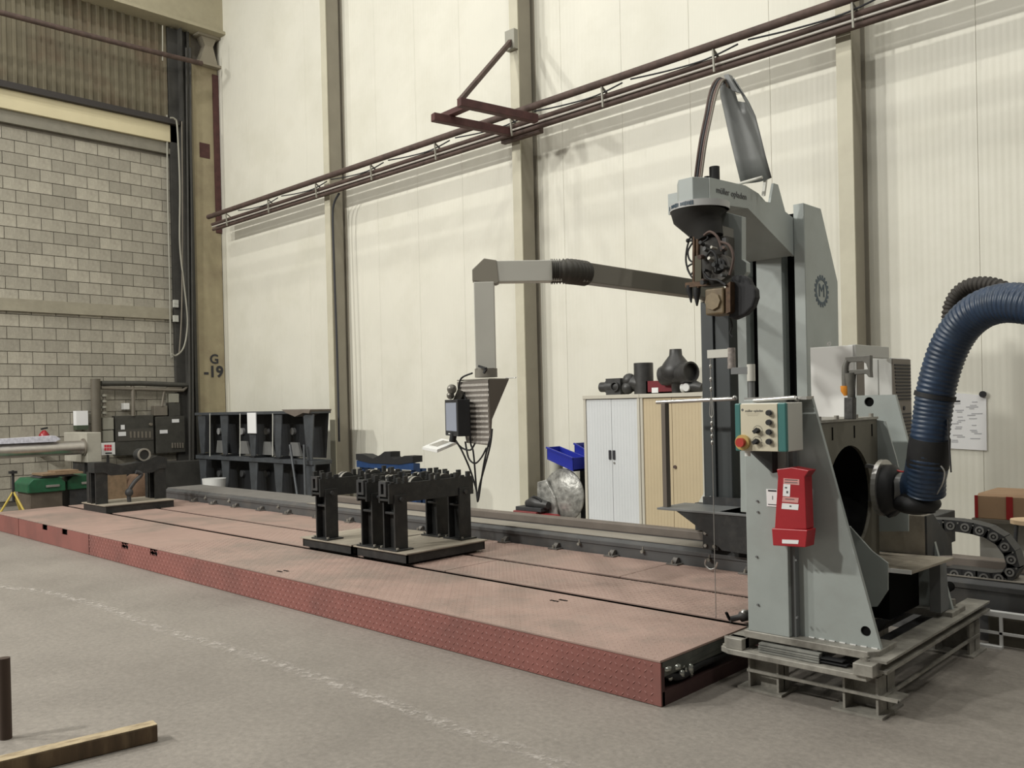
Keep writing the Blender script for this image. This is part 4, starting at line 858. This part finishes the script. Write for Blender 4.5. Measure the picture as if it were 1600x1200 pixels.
obj('towing_eye', MB().tube(arc([at(1103,874,y=6.02), at(1102,882,y=6.02), at(1108,889,y=6.02), at(1117,888,y=6.02), at(1121,878,y=6.02)],5), .008, 6), M_silver, cg)
obj('mast', MB().box(-4.0, -3.885, 6.50, 6.68, .712, 2.42).box(-3.88, -3.745, 6.52, 6.68, .712, 2.42), mat('mast_dark', (.042,.048,.05), .5, var=.1, scale=3), cg, bevel=.004)
# shelf frame with white rail
fr = thing('stop_rail', 'thin upright flat bar carrying a horizontal white tube at its top', 'rail', (-4.15, 6.15, .712))
a = at(1041,790,y=6.15); b = at(1041,630,y=6.15)
obj('flat_bar', MB().box(b.x-.02, b.x+.02, 6.10, 6.16, .712, b.z), mat('flat_bar_grey', (.13,.11,.09), .5), fr, bevel=.002)
obj('white_tube', MB().cyl(at(1026,628.5,y=6.13), at(1148,623,y=6.13), .016, 12).ball(at(1148,622,y=6.13), .022, 8), M_silver, fr)
# pendant arm
pa = thing('pendant_arm', 'grey jointed pendant arm holding the operator screen over the platform', 'arm', (-3.93, 6.55, 2.45))
ZA = 2.51
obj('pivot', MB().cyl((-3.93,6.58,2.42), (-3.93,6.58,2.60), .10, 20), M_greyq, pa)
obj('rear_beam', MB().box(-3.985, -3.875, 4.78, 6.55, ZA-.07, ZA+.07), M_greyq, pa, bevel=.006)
e0, e1 = Vector((-3.93,4.70,ZA)), Vector((-4.33,4.27,ZA))
d_ = (e1-e0).normalized()
obj('front_beam', MB().bar(e0+d_*.06, e1-d_*.04, .11, .145), M_greyp, pa, bevel=.005)
bp0 = arc([(-3.93,4.86,ZA), (-3.93,4.78,ZA), e0+d_*.02, e0+d_*.09, e0+d_*.13], 9)
obj('bellows_boot', MB().tube(bp0, [.082+.008*math.cos(2*PI*i/3) for i in range(len(bp0))], 20), mat('boot_dark', (.06,.055,.045), .6), pa)
sx_ = Vector((-d_.y, d_.x, 0))
pts = [at(*p_, y=4.27) for p_ in ((757,405.5),(776,405.5),(779,440),(774,443),(739,443),(739,426))]
mb = MB(); vs = []
for s in (-.055, .055):
    for v in pts:
        k = (v-Vector((-4.33,4.27,ZA))); along = k.dot(RR); vs.append(Vector((-4.33,4.27,ZA))+Vector((RR.x,RR.y,0)).normalized()*along+Vector((0,0,k.z))+Vector((fw.x,fw.y,0)).normalized()*s)
mb.add(vs, [tuple(range(6)), tuple(range(11,5,-1))]+[(i,i+6,(i+1)%6+6,(i+1)%6) for i in range(6)])
obj('elbow', mb, mat('elbow_grey', (.27,.25,.205), .5), pa, bevel=.004)
obj('drop_tube', MB().bar((-4.335,4.26,1.84), (-4.335,4.26,2.44), .142, .106, up=(fw.x, fw.y, 0)), M_greyp, pa, bevel=.006)
obj('swivel_collar', MB().cyl((-4.335,4.26,1.785), (-4.335,4.26,1.845), .078, 24), M_greyq, pa, bevel=.004)
obj('clamp_lever', MB().bar(at(756,583,y=4.17), at(760,576,y=4.17), .014, .014).bar(at(760,576,y=4.17), at(748,572,y=4.17), .014, .014), M_rubber, pa)
# operator panel
op = thing('operator_panel', 'operator screen unit on chequered aluminium plate hanging from the pendant arm', 'screen', (-4.33, 4.26, 1.3))
yA = 4.20
TL, TR, BL, BR = at(714,597,y=yA), at(764,593,y=yA), at(732,692,y=yA), at(765,696,y=yA)
obj('bracket_plate', MB().prism([(TL.x,TL.z),(TR.x,TR.z),(BR.x,BR.z),(BL.x-.02,BL.z),(TL.x+.02,TL.z-.18)], 'y', yA, yA+.006), mat('aluminium', (.30,.27,.24), .35, metal=.6), op)
mb = MB(); z_ = BR.z+.012; i = 0
while z_ < TR.z-.02:
    f_ = (z_-BR.z)/(TR.z-BR.z); xl = BL.x*(1-f_)+(TL.x+.01)*f_; x_ = xl+(.006 if i % 2 else 0)
    while x_ < TR.x-.012: mb.box(x_, x_+.0075, yA-.004, yA, z_, z_+.016); x_ += .0135
    z_ += .036; i += 1
obj('chequer_ribs', mb, mat('aluminium_bright', (.74,.70,.65), .35, metal=.15), op, kind='stuff')
xt = TR.x
obj('side_bracket', MB().prism([(yA,TR.z),(at(795,592,x=xt).y,TR.z),(at(769,655,x=xt).y,at(769,655,x=xt).z),(at(768,672,x=xt).y,at(768,672,x=xt).z),(yA,BR.z)], 'x', xt-.008, xt), mat('bracket_brown', (.12,.10,.08), .5), op)
obj('top_bracket', MB().box(TL.x, xt, yA, at(795,592,x=xt).y, TR.z, TR.z+.008), M_greyq, op)
obj('top_rod', MB().cyl(at(790,591,y=4.3), at(806,590,y=4.3), .004, 6), M_silver, op)
# monitor, turned
nrm = Vector((-.43,-.90,0)).normalized(); wd = Vector((.90,-.43,0)).normalized()
cR = at(716,655,y=4.08); mc = cR-wd*.15
def obox(c, hw, hd, z0, z1):
    mb = MB(); vs = [c+wd*i*hw-nrm*j*hd+Vector((0,0,z_-c.z)) for z_ in (z0, z1) for i, j in ((-1,-1),(1,-1),(1,1),(-1,1))]
    mb.add(vs, [(3,2,1,0),(4,5,6,7),(0,1,5,4),(1,2,6,5),(2,3,7,6),(3,0,4,7)]); return mb
zt_, zb_ = at(715,624,y=4.08).z, at(715,682,y=4.08).z
cc = mc-nrm*.04
obj('monitor_case', obox(cc, .155, .045, zb_, zt_), M_rubber, op, bevel=.004)
sc_ = obj('screen', obox(mc+nrm*.006, .125, .001, zb_+.035, zt_-.022), mat('lit_screen', (.16,.17,.20), .3, emis=((.55,.6,.7), .22)), op)
obj('screen_lamp', obox(mc+nrm*.007-wd*.05, .02, .001, zb_+.012, zb_+.018), M_white, op)
obj('monitor_neck', MB().cyl(at(707,690,y=4.14), at(709,676,y=4.14), .025, 12), M_rubber, op)
obj('rear_arm', MB().bar(cc+Vector((0,0,.12)), Vector((TL.x+.05,yA,TL.z-.06)), .05, .05).ball(at(706,608,y=4.12), .035, 10).ball(at(704,618,y=4.12), .028, 8), mat('clamp_mix', (.16,.15,.13), .4, metal=.4, var=.6, scale=30), op)
kb = [at(*p_, z=1.325) for p_ in ((660,698),(683,702.5),(714,690),(690,685))]
obj('keyboard_tray', MB().prism([(v.x,v.y) for v in kb], 'z', 1.305, 1.325), M_white, op, bevel=.002)
kc = (kb[0]+kb[1]+kb[2]+kb[3])/4; 
kx = (kb[2]-kb[1])*.85; ky = (kb[0]-kb[1])
mb = MB()
for i in range(10):
    for j in range(4):
        c = kc+kx*((i+.5)/10-.5)*.8+ky*((j+.5)/4-.5)*.6; mb.box(c.x-.007, c.x+.007, c.y-.006, c.y+.006, 1.325, 1.330)
obj('keyboard_keys', mb, mat('key_cream', (.45,.43,.38), .6), op, kind='stuff')
for pts in (((738,583),(722,590),(717,602),(716,620)), ((724,615),(727,622),(733,640),(735,690),(740,710),(746,782),(749,760),(765,700),(769,670)), ((712,688),(722,705),(735,735),(744,765),(747,782),(752,750),(758,715),(766,685)), ((727,690),(732,715),(742,724),(752,715),(760,700)), ((712,690),(722,700),(735,703),(742,693))):
    obj('panel_cable', MB().tube(arc([at(*p_, y=4.19) for p_ in pts],6), .0065, 6), M_rubber, op)
# ================================================================ drag chain unit at the right
p1, p2, p3 = at(1354,800,y=5.38), at(1448,809,y=5.38), at(1437,867,y=5.38)
obj('drip_box', MB().box(p1.x, p2.x-.01, 5.38, 5.49, p3.z, p1.z), M_plate, hs, bevel=.003, label='grey sheet box with oil streaks above the tray')
q1, q2 = at(1487,845,x=p2.x), at(1488,868,x=p2.x)
obj('drip_box_side', MB().prism([(5.38,p3.z),(5.38,p1.z),(5.49,p1.z),(q1.y,q1.z),(q2.y,q2.z)], 'x', p2.x-.012, p2.x), M_dark, hs)
cc_ = thing('cable_chain', 'black link cable chain curving down onto the track at the right', 'cable chain', (-1.7, 6.3, .47))
yc0, yc1 = 6.22, 6.36
path = arc([at(*p_, y=yc0) for p_ in ((1452,820),(1480,821),(1502,823),(1524,827),(1546,834),(1564,846),(1576,862),(1583,880),(1580,896),(1566,905),(1540,903),(1510,899),(1480,896))], 8)
L_ = [0]
for i in range(1, len(path)): L_.append(L_[-1]+(path[i]-path[i-1]).length)
def along(s):
    for i in range(1, len(path)):
        if L_[i] >= s: return path[i-1].lerp(path[i], (s-L_[i-1])/(L_[i]-L_[i-1]))
    return path[-1]
nl = int(L_[-1]/.088); hgt = .075
M_chain = mat('chain_black', (.035,.035,.036), .5, var=.3, scale=20)
M_chain2 = mat('chain_boss', (.20,.195,.185), .45, var=.2, scale=20)
for k in range(nl):
    a, b = along(k*L_[-1]/nl), along((k+1)*L_[-1]/nl); d = (b-a).normalized(); nn = Vector((-d.z, 0, d.x)); 
    mb = MB()
    def quad(h0, h1, ya, yb):
        vs = [p_+nn*h+Vector((0, y_-yc0, 0)) for y_ in (ya, yb) for p_, h in ((a-d*.006,h0),(b+d*.006,h0),(b+d*.006,h1),(a-d*.006,h1))]
        mb.add(vs, [(3,2,1,0),(4,5,6,7),(0,1,5,4),(1,2,6,5),(2,3,7,6),(3,0,4,7)])
    quad(-hgt/2, hgt/2, yc0, yc0+.014); lk = obj('chain_link', mb, M_chain, cc_)
    mb = MB(); quad(-hgt/2, hgt/2, yc1-.014, yc1); quad(hgt/2-.006, hgt/2, yc0+.014, yc1-.014); quad(-hgt/2, -hgt/2+.006, yc0+.014, yc1-.014)
    obj('link_frame', mb, M_chain, lk)
    c = (a+b)/2; obj('link_boss', MB().ring((c.x,c.z), 'y', .017, .028, yc0-.006, yc0, 14).cyl((c.x,yc0-.005,c.z), (c.x,yc0,c.z), .008, 8), M_chain2, lk)
    e_ = a+nn*(hgt*.28); obj('link_pin', MB().cyl((e_.x,yc0-.004,e_.z), (e_.x,yc0,e_.z), .006, 6), M_silver, lk)
# ================================================================ extraction hose
hz_ = thing('extraction_hose', 'thick blue ribbed extraction hose arching in from the right to the headstock', 'hose', (-1.7, 4.9, .98))
hp = arc([at(1447,770,y=4.84), at(1448,735,y=4.80), at(1452,690,y=4.78), at(1458,640,y=4.78), at(1465,598,y=4.77), at(1480,550,y=4.76), at(1501,512,y=4.74), at(1530,486,y=4.70), at(1565,474,y=4.66), at(1605,475,y=4.62), at(1660,487,y=4.58), at(1730,520,y=4.55), Vector((.35,4.5,1.75)), Vector((1.0,4.5,1.9)), Vector((1.5,4.5,2.6)), Vector((1.6,4.5,4.2))], 22)
def ribbed(pts, r, amp, sect=2):
    return [r+(amp if (i//sect) % 2 else -amp) for i in range(len(pts))]
rad = []
dens = []
for i in range(len(hp)-1):
    seg = (hp[i+1]-hp[i]).length; k = max(1, int(round(seg/.006)))
    for j in range(k): dens.append(hp[i].lerp(hp[i+1], j/k))
dens.append(hp[-1]); s = 0; ds = [0]
for i in range(1, len(dens)): s += (dens[i]-dens[i-1]).length; ds.append(s)
def rr_(s): 
    base = .093
    return base+.0035*math.cos(2*PI*s/.024)
hose = obj('hose_tube', MB().tube(dens, [rr_(q_) for q_ in ds], 28), M_hose, hz_)
el = arc([at(1378,766,y=4.93), at(1405,767,y=4.93), at(1430,765,y=4.90), at(1442,752,y=4.86), at(1447,735,y=4.83), at(1449,722,y=4.81)], 6)
obj('grey_duct', MB().tube([at(1392,766,y=fy), at(1424,767,y=4.93)], [.099,.099], 28), mat('duct_grey', (.13,.13,.125), .35, metal=.3), hz_)
obj('blue_elbow', MB().tube(el[9:], .104, 28), M_hose, hz_)
obj('black_cuff', MB().tube([at(1449,728,y=4.81), at(1451,704,y=4.79), at(1453,684,y=4.78)], [.104,.103,.099], 28), M_rubber, hz_)
obj('clamp_band', MB().tube([at(1460,622,y=4.78), at(1461.5,615,y=4.78)], [.101,.101], 28), M_rubber, hz_)
mb = MB(); c0 = at(1432,775,y=4.90); c1 = at(1430,798,y=4.90)
cu = arc([at(1437,772,y=4.88), at(1432,785,y=4.88), at(1430,795,y=4.88)], 10)
obj('bellows_cuff', MB().tube(cu, [.095+.006*(i % 2)*1 for i in range(len(cu))], 26).ball(at(1431,786,y=4.88), .125, 22, (1,1,.5)), M_rubber, hz_)
obj('throat_flap', MB().prism([(v.x, v.z) for v in (at(1376,770,y=4.86),at(1440,770,y=4.86),at(1430,790,y=4.86),at(1405,796,y=4.86),at(1388,811,y=4.86),at(1376,798,y=4.86))], 'y', 4.86, 4.96), M_rubber, hz_, bevel=.01)
obj('red_strap', MB().tube(arc([at(1402,735,y=4.83), at(1412,737,y=4.82), at(1425,731,y=4.8)],4), .005, 6), M_redtape, hz_)
obj('strap_tail', MB().bar(at(1481,655,y=4.74), at(1486,738,y=4.74), .003, .018), M_ink, hz_)
obj('wire_loop', MB().tube(arc([at(1470,728,y=4.72), at(1476,738,y=4.72), at(1473,755,y=4.74), at(1464,772,y=4.78)],5), .004, 6), M_silver, hz_)
h2 = arc([at(1484,500,y=4.98), at(1487,478,y=4.98), at(1497,460,y=4.97), at(1514,448,y=4.96), at(1538,445,y=4.94), at(1562,450,y=4.92), at(1590,465,y=4.88), at(1620,485,y=4.84)], 14)
de = []
for i in range(len(h2)-1):
    k = max(1, int(round((h2[i+1]-h2[i]).length/.006)))
    for j in range(k): de.append(h2[i].lerp(h2[i+1], j/k))
tag(obj('black_hose', MB().tube(de, [.040+.0045*math.cos(2*PI*i/4) for i in range(len(de))], 18), mat('old_hose', (.03,.025,.02), .7)), 'thinner black ribbed hose arching behind the top of the blue hose', 'hose')
# ================================================================ electrical cabinets behind
YE = 6.12
a, b = at(1265,543,y=YE), at(1335,540,y=YE); ye1 = at(1350,600,x=b.x).y; ye2 = at(1388,550,x=b.x).y
ec_ = thing('electrical_cabinet', 'pale electrical cabinet on the tower carriage behind the headstock', 'cabinet', ((a.x+b.x)/2, YE, .712))
obj('body', MB().box(a.x, b.x, YE+.012, ye1, .712, a.z-.004), M_ltgrey, ec_, bevel=.003)
obj('door', MB().box(a.x+.004, b.x-.012, YE, YE+.012, .75, a.z-.002), M_ltgrey, ec_, bevel=.003)
obj('roof_arm', MB().box(b.x-.05, b.x+.006, YE+.01, ye2, at(1340,557,y=YE).z, a.z+.002), mat('arm_grey', (.50,.50,.47), .5), ec_, bevel=.003)
obj('side_strip', MB().box(b.x, b.x+.004, YE+.03, ye1, .712, at(1340,558,y=YE).z), M_ventbrown, ec_)
obj('lifting_eye', MB().ring((at(1291,538,y=YE).x, a.z+.02), 'y', .008, .016, YE+.04, YE+.048, 12), M_silver, ec_)
y8 = ye2+.03; a, b = at(1351,561,y=y8), at(1393,560,y=y8); yb_ = at(1421,560,x=b.x).y; xs0 = a.x-.12
cu_ = thing('cooling_cabinet', 'white cabinet with louvred brown side, right of the electrical cabinet', 'cabinet', ((xs0+b.x)/2, y8, .712))
obj('body', MB().box(xs0, b.x, y8, yb_, .712, a.z), M_ltgrey, cu_, bevel=.003)
obj('seam', MB().box((a.x+b.x)/2-.003, (a.x+b.x)/2+.003, y8-.003, y8, .72, a.z-.01), mat('seam_grey', (.35,.35,.33), .6), cu_)
obj('vent_panel', MB().box(b.x, b.x+.008, y8, yb_, .72, a.z-.008), M_ventbrown, cu_)
for i in range(11): zz = a.z-.06-i*.026; obj('louvre', MB().box(b.x+.008, b.x+.014, y8+.03+.003*i, yb_-.015, zz, zz+.011), M_ink, cu_)
zb_ = a.z-.06-12.5*.026; obj('badge', MB().cyl((b.x+.006,(y8+yb_)/2+.02,zb_), (b.x+.016,(y8+yb_)/2+.02,zb_), .016, 12), M_ink, cu_)
for i in range(9): zz = zb_-.05-i*.028; obj('louvre', MB().box(b.x+.008, b.x+.014, y8+.06+.003*i, yb_-.015, zz, zz+.010), M_ink, cu_)
# wall notice
wn = thing('wall_notice', 'large white paper notice held by a black magnet on the wall behind the hose', 'notice', (-2.6, 8.99, 1.3))
obj('sheet', MB().prism(poly([(1470,612),(1541,618),(1542,704),(1470,700)], y=8.99), 'y', 8.985, 8.995), M_paper, wn)
random.seed(9)
for i in range(26):
    px, py = random.choice((1495, 1522))+random.uniform(-4, 6), 628+i*2.6; p = at(px, py, y=8.984)
    if py > 692: continue
    obj('print_line', MB().box(p.x-random.uniform(.02,.06), p.x+random.uniform(.01,.05), 8.983, 8.985, p.z-.004, p.z+.004), mat('print_mid', (.42,.42,.44), .7), wn)
p = at(1495,627,y=8.984); obj('heading', MB().box(p.x-.03, p.x+.03, 8.983, 8.985, p.z-.008, p.z+.008), M_ink, wn)
p = at(1536,616,y=8.98); obj('magnet', MB().cyl((p.x,8.96,p.z), (p.x,8.985,p.z), .03, 16), M_rubber, wn)
# carton and crate
ct = thing('cardboard_carton', 'large cardboard carton with red tape behind the cable chain', 'carton', (-1.9, 8.2, .56))
a, b = at(1523,782,y=7.9), at(1640,792,y=7.9)
obj('carton', MB().box(a.x, b.x, 7.9, 8.5, .56, .745), M_card, ct, bevel=.006)
obj('flap', MB().prism([(7.9,.745),(8.5,.745),(8.48,.765),(7.93,.765)], 'x', a.x+.02, b.x-.02), M_card, ct)
for px in (1525, 1577): p = at(px, 790, y=7.89); obj('red_tape', MB().box(p.x-.012-(.012 if px > 1550 else 0), p.x+.012+(.012 if px > 1550 else 0), 7.893, 7.9, .565, .75), M_redtape, ct)
wc = thing('wooden_stool', 'round pale wooden stool top at the right edge before the carton', 'stool', (-1.6, 7.4, 0))
p = at(1612,812,y=7.3); obj('seat', MB().cyl((p.x,7.3,p.z-.03), (p.x,7.3,p.z), .14, 28), mat('pale_wood', (.62,.45,.28), .5, var=.08), wc, bevel=.006)
for s1, s2 in ((-1,-1),(1,-1),(0,1)): obj('leg', MB().cyl((p.x+s1*.08,7.3+s2*.08,p.z-.03), (p.x+s1*.12,7.3+s2*.12,0), .015, 8), M_dark, wc)
lc = thing('low_cabinet', 'low pale grey cabinet under the cardboard carton', 'cabinet', ((a.x+b.x)/2, 8.2, 0))
xl_ = at(1531,860,y=8.0).x
obj('body', MB().box(xl_, b.x+.1, 8.0, 8.45, 0, .53), mat('low_grey', (.50,.49,.45), .6), lc, bevel=.004); obj('top', MB().box(a.x-.02, b.x+.12, 7.88, 8.5, .53, .56), M_conduit, lc)
# ================================================================ left end: switchgear, pipes, carts
def sbox(x, pts, d, m, p, nm, **k):
    a, b = at(*pts[0], x=x), at(*pts[1], x=x); return obj(nm, MB().box(x-d, x, a.y, b.y, b.z, a.z), m, p, **k)
X = -16.78
sg1 = thing('switchgear_panel', 'dark switchgear cabinet with white labels on the block wall, nearer the pipe', 'switchgear', (-16.85, 7.1, .8))
sbox(X, ((180,650),(241,709)), .16, M_paneld, sg1, 'housing', bevel=.006)
sbox(X+.012, ((184,671),(240,687)), .02, mat('panel_plate', (.075,.07,.06), .5), sg1, 'breaker_plate')
for i in range(6): sbox(X+.02, ((203+i*6,674),(206+i*6,684)), .02, M_conduit, sg1, 'breaker')
for q in (((189,664),(195,671)), ((185,675),(197,681))): sbox(X+.022, q, .01, M_paper, sg1, 'label_plate')
p = at(235,663,x=X); obj('rotary_switch', MB().cyl((X,p.y,p.z), (X+.04,p.y,p.z), .03, 12), M_conduit, sg1)
sg2 = thing('switchgear_panel', 'dark switchgear cabinet with white labels beside the corner column', 'switchgear', (-16.85, 7.8, .8))
sbox(X, ((243,651),(290,706)), .16, M_paneld, sg2, 'housing', bevel=.006)
sbox(X, ((264,630),(282,650)), .14, M_paneld, sg2, 'upper_box', bevel=.006)
for q in (((250,672),(262,677)), ((269,655),(280,660))): sbox(X+.012, q, .01, M_paper, sg2, 'label_plate')
for i in range(5): sbox(X+.02, ((269+i*4,692),(271+i*4,700)), .02, M_conduit, sg2, 'breaker')
for q, nm, lb in ((((160,653),(178,671)), 'meter_box', 'pale grey meter box left of the dark switchgear'), (((160,673),(178,690)), 'meter_box', 'darker grey meter box under the pale one'), (((241,634),(262,649)), 'meter_box', 'grey box above the right switchgear'), (((264,615),(280,629)), 'meter_box', 'pale box nearest the corner above the switchgear')):
    a, b = at(*q[0], x=X), at(*q[1], x=X); tag(obj(nm, MB().box(X-.14, X, a.y, b.y, b.z, a.z), M_pvc if 'pale' in lb else M_conduit, bevel=.006), lb, 'box')
p, q = at(194,630,x=X), at(203,640,x=X); tag(obj('socket_box', MB().box(X-.16, X, p.y, q.y, q.z, p.z), M_white, bevel=.01), 'small white socket box above the left switchgear', 'socket')
ws = thing('warning_sign', 'white warning sign with red squares beside the grey machine box', 'sign', (-16.7, 6.6, .9))
a, b = at(159,692,x=-16.66), at(180,710,x=-16.66)
obj('board', MB().box(-16.68, -16.66, a.y, b.y, b.z, a.z), M_white, ws); obj('post', MB().box(-16.72,-16.69,(a.y+b.y)/2-.02,(a.y+b.y)/2+.02,0,a.z-.02), M_dark, ws)
for i in range(3):
    for j in range(2): p = at(165+i*4, 697+j*5, x=-16.65); obj('red_square', MB().box(-16.66, -16.657, p.y-.02, p.y+.02, p.z-.025, p.z+.025), mat('sign_red', (.6,.04,.06), .6), ws)
p = at(170,708,x=-16.65); obj('print_line', MB().box(-16.66, -16.657, p.y-.06, p.y+.06, p.z-.012, p.z+.012), M_ink, ws)
def wtube(nm, lb, pts, r, m, cat='pipe'): return tag(obj(nm, MB().tube([at(*p_, x=X) for p_ in pts], r, 14), m), lb, cat)
wtube('standpipe', 'thick brown vertical pipe on the block wall', [(149,592),(150,640),(151,690)], .085, mat('pipe_brown', (.12,.105,.08), .6, var=.1))
wtube('cable_tray', 'dark cable trunking running right along the block wall above the switchgear', [(158,599),(220,599),(294,602)], .05, M_paneld, 'trunking')
wtube('trunking_pipe', 'brown pipe running under the dark trunking to the corner', [(158,606),(210,608),(286,610),(292,604)], .035, M_conduit)
wtube('drop_pipe', 'brown pipe dropping from the trunking to the left switchgear', [(207,603),(208,625),(208,650)], .035, M_conduit)
wtube('bent_conduit', 'thin curved conduit bending down to the right switchgear', [(284,606),(262,606),(256,612),(253,635)], .02, M_conduit, 'conduit')
wtube('insulator_stack', 'column of stacked grey rings beside the thick pipe', [(163,615),(163,650)], .03, M_conduit, 'insulator')
for i in range(4): p = at(163, 618+i*9, x=X); obj('ring', MB().cyl((p.x,p.y,p.z-.02), (p.x,p.y,p.z+.02), .055, 12), M_pvc, bpy.data.objects['insulator_stack'])
a, b = at(119,642,x=X), at(138,671,x=X)
pn = thing('paper_dispenser', 'white sheet in a holder on the block wall left of the thick pipe', 'notice', (X, a.y, b.z))
obj('sheet', MB().box(X-.15, X, a.y, b.y, b.z+.08, a.z), M_paper, pn); obj('holder', MB().box(X-.15, X+.01, a.y, b.y, b.z, b.z+.08), mat('holder_green', (.06,.08,.05), .5), pn)
# lower dark cupboards
tag(obj('floor_cupboard', MB().box(-16.9,-16.5, 6.9, 8.3, 0, .62), M_stan, bevel=.01), 'low dark cupboard on the floor under the switchgear', 'cupboard')
fe = thing('fire_extinguisher', 'red fire extinguisher by the block wall above the steel tube', 'fire extinguisher', (-16.8, 5.5, .9))
p = at(69,681,x=-16.7); obj('cylinder', MB().tube([(p.x,p.y,0.9),(p.x,p.y,p.z+.02),(p.x,p.y,p.z+.07),(p.x,p.y,p.z+.10)], [.085,.085,.05,.02], 18), mat('extinguisher_red', (.30,.012,.02), .35), fe)
obj('valve', MB().bar((p.x,p.y-.05,p.z+.12), (p.x,p.y+.06,p.z+.14), .03, .03), M_rubber, fe); obj('label', MB().cyl((p.x,p.y,p.z-.12), (p.x,p.y,p.z-.06), .087, 18), M_paper, fe)
obj('wall_bracket', MB().box(-16.95,-16.75,p.y-.06,p.y+.06,.88,.92), M_dark, fe)
gm = thing('tube_machine', 'grey machine box with a thick bare steel tube running out to the left', 'machine', (-16, 5.5, 0))
a = at(135,676,x=-15.5); bxx = at(86,676,y=a.y)
obj('head_box', MB().box(-16.55, -15.5, a.y, at(158,676,x=-15.5).y, .76, a.z), mat('box_grey', (.42,.40,.34), .6, var=.08), gm, bevel=.01)
obj('steel_tube', MB().cyl((-15.62,2.0,1.02), (-15.62,a.y+.02,1.02), .118, 28), mat('tube_steel', (.62,.59,.56), .28, metal=.9, var=.1), gm)
obj('pedestal', MB().box(-16.3, -15.75, a.y+.05, a.y+.2, 0, .76).box(-15.7,-15.55,2.6,2.8,0,.91), M_dark, gm)
obj('tube_collar', MB().cyl((-15.62,a.y-.02,1.02), (-15.62,a.y,1.02), .15, 24), M_conduit, gm)
tag(obj('paper_roll', MB().prism([(3.6,1.14),(5.22,1.14),(5.30,1.18),(5.22,1.24),(3.6,1.20)], 'x', -15.75, -15.5), mat('plastic_sheet', (.62,.62,.70), .4, var=.3, scale=20)), 'pale folded plastic sheeting lying on the steel tube', 'sheeting')
def cart(y0, y1, x1, label):
    t = thing('green_toolbox', label, 'toolbox', (x1-.3, (y0+y1)/2, 0))
    obj('lid', MB().prism([(y0,.38),(y1,.38),(y1+.0,.52),(y1-.08,.60),(y0+.08,.60),(y0,.52)], 'x', x1-.65, x1), M_green, t, bevel=.015)
    obj('body', MB().box(x1-.62, x1-.04, y0+.04, y1-.04, 0, .38), mat('box_brown', (.10,.08,.06), .7, var=.2) if y0 < 5 else M_dark, t, bevel=.008)
    obj('handle', MB().box(x1, x1+.02, (y0+y1)/2-.10+.08, (y0+y1)/2+.18, .455, .49), M_silver, t, bevel=.003)
    return t
cart(4.55, 5.10, -14.75, 'green lidded toolbox with bright handle, nearest the yellow tripod')
cart(5.16, 5.62, -14.85, 'green lidded toolbox with bright handle, tucked behind the stand post')
tag(obj('board_pile', MB().box(-15.2,-14.7,4.75,5.35,.64,.67).box(-15.1,-14.75,4.95,5.3,.67,.70), M_brownwood), 'brown boards lying across the green toolboxes', 'boards')
tag(obj('angle_pile', MB().prism([(4.72,.605),(5.3,.605),(5.2,.64),(4.9,.66),(4.78,.64)], 'x', -15.2, -14.75), M_dark), 'dark scrap bracket heap under the boards', 'scrap')
tp = thing('tripod_stand', 'yellow legged tripod stand with black screw at the far left', 'stand', (-14.6, 4.32, 0))
p = at(21,772,x=-14.6)
for q_ in ((-14.75,4.08),(-14.4,4.45),(-14.85,4.5)): obj('leg', MB().cyl((p.x,p.y,p.z+.04), (q_[0],q_[1],0), .016, 8), M_yellow, tp)
obj('screw', MB().cyl((p.x,p.y,p.z-.12), (p.x,p.y,at(21,735,x=-14.6).z), .02, 8).box(p.x-.04,p.x+.04,p.y-.05,p.y+.05,at(21,740,x=-14.6).z,at(21,736,x=-14.6).z), M_rubber, tp)
tag(obj('timber_sheet', MB().box(-14.7,-14.66,5.68,6.02,0,.62), M_brownwood), 'tan board standing between the posts of the far roller stand', 'board')
tag(obj('brown_sack', MB().ball((-14.75,6.25,.30), .30, 14, (.5,1,1)), mat('sack_brown', (.15,.09,.055), .8, var=.2, scale=9)), 'round brown sack beside the tan board', 'sack')
tag(obj('white_rag', MB().ball((-14.6,6.1,.08), .16, 10, (.8,1.6,.5)), mat('rag', (.5,.46,.38), .9, var=.3, scale=12)), 'pale crumpled rag on the floor behind the far roller stand', 'rag')
# ================================================================ foreground timber and pipe
tm = thing('timber_beam', 'square timber beam lying on the floor in the lower left corner', 'beam', (-4.3, 1.3, 0))
e1_, e0_ = Vector((-4.245,1.85,.04)), Vector((-4.40,.75,.04))
obj('beam', MB().bar(e0_, e1_, .08, .078, up=(0,0,1)), M_woodside, tm, bevel=.004)
obj('bark_top', MB().bar(e0_+Vector((0,0,.041)), e1_+Vector((0,0,.041)), .076, .003, up=(0,0,1)), M_wood, tm, label='pale sawn top face')
tag(obj('steel_post', MB().tube([(-4.83,1.36,0),(-4.83,1.36,.40)], .028, 14), mat('brown_pipe', (.05,.03,.02), .6)), 'brown upright pipe at the lower left edge of the view', 'pipe')

GROUPS = {'steel_column': 'steel columns along the white wall', 'roller_stand': 'black roller stands on the platform', 'lashing_strap': 'straps on the stacked trestles', 'junction_box': 'junction boxes on the dark column', 'meter_box': 'grey boxes around the switchgear', 'green_toolbox': 'green toolboxes', 'storage_bin': 'blue storage bins', 'tambour_cabinet': 'tall shutter cabinets', 'switchgear_panel': 'switchgear on the block wall', 'riser_pipe': 'riser pipes in the corner', 'steel_rod': 'steel bars by the trestles'}
for o in bpy.data.objects:
    k = o.name.split('.')[0]
    if k in GROUPS and o.parent is None: o['group'] = GROUPS[k]
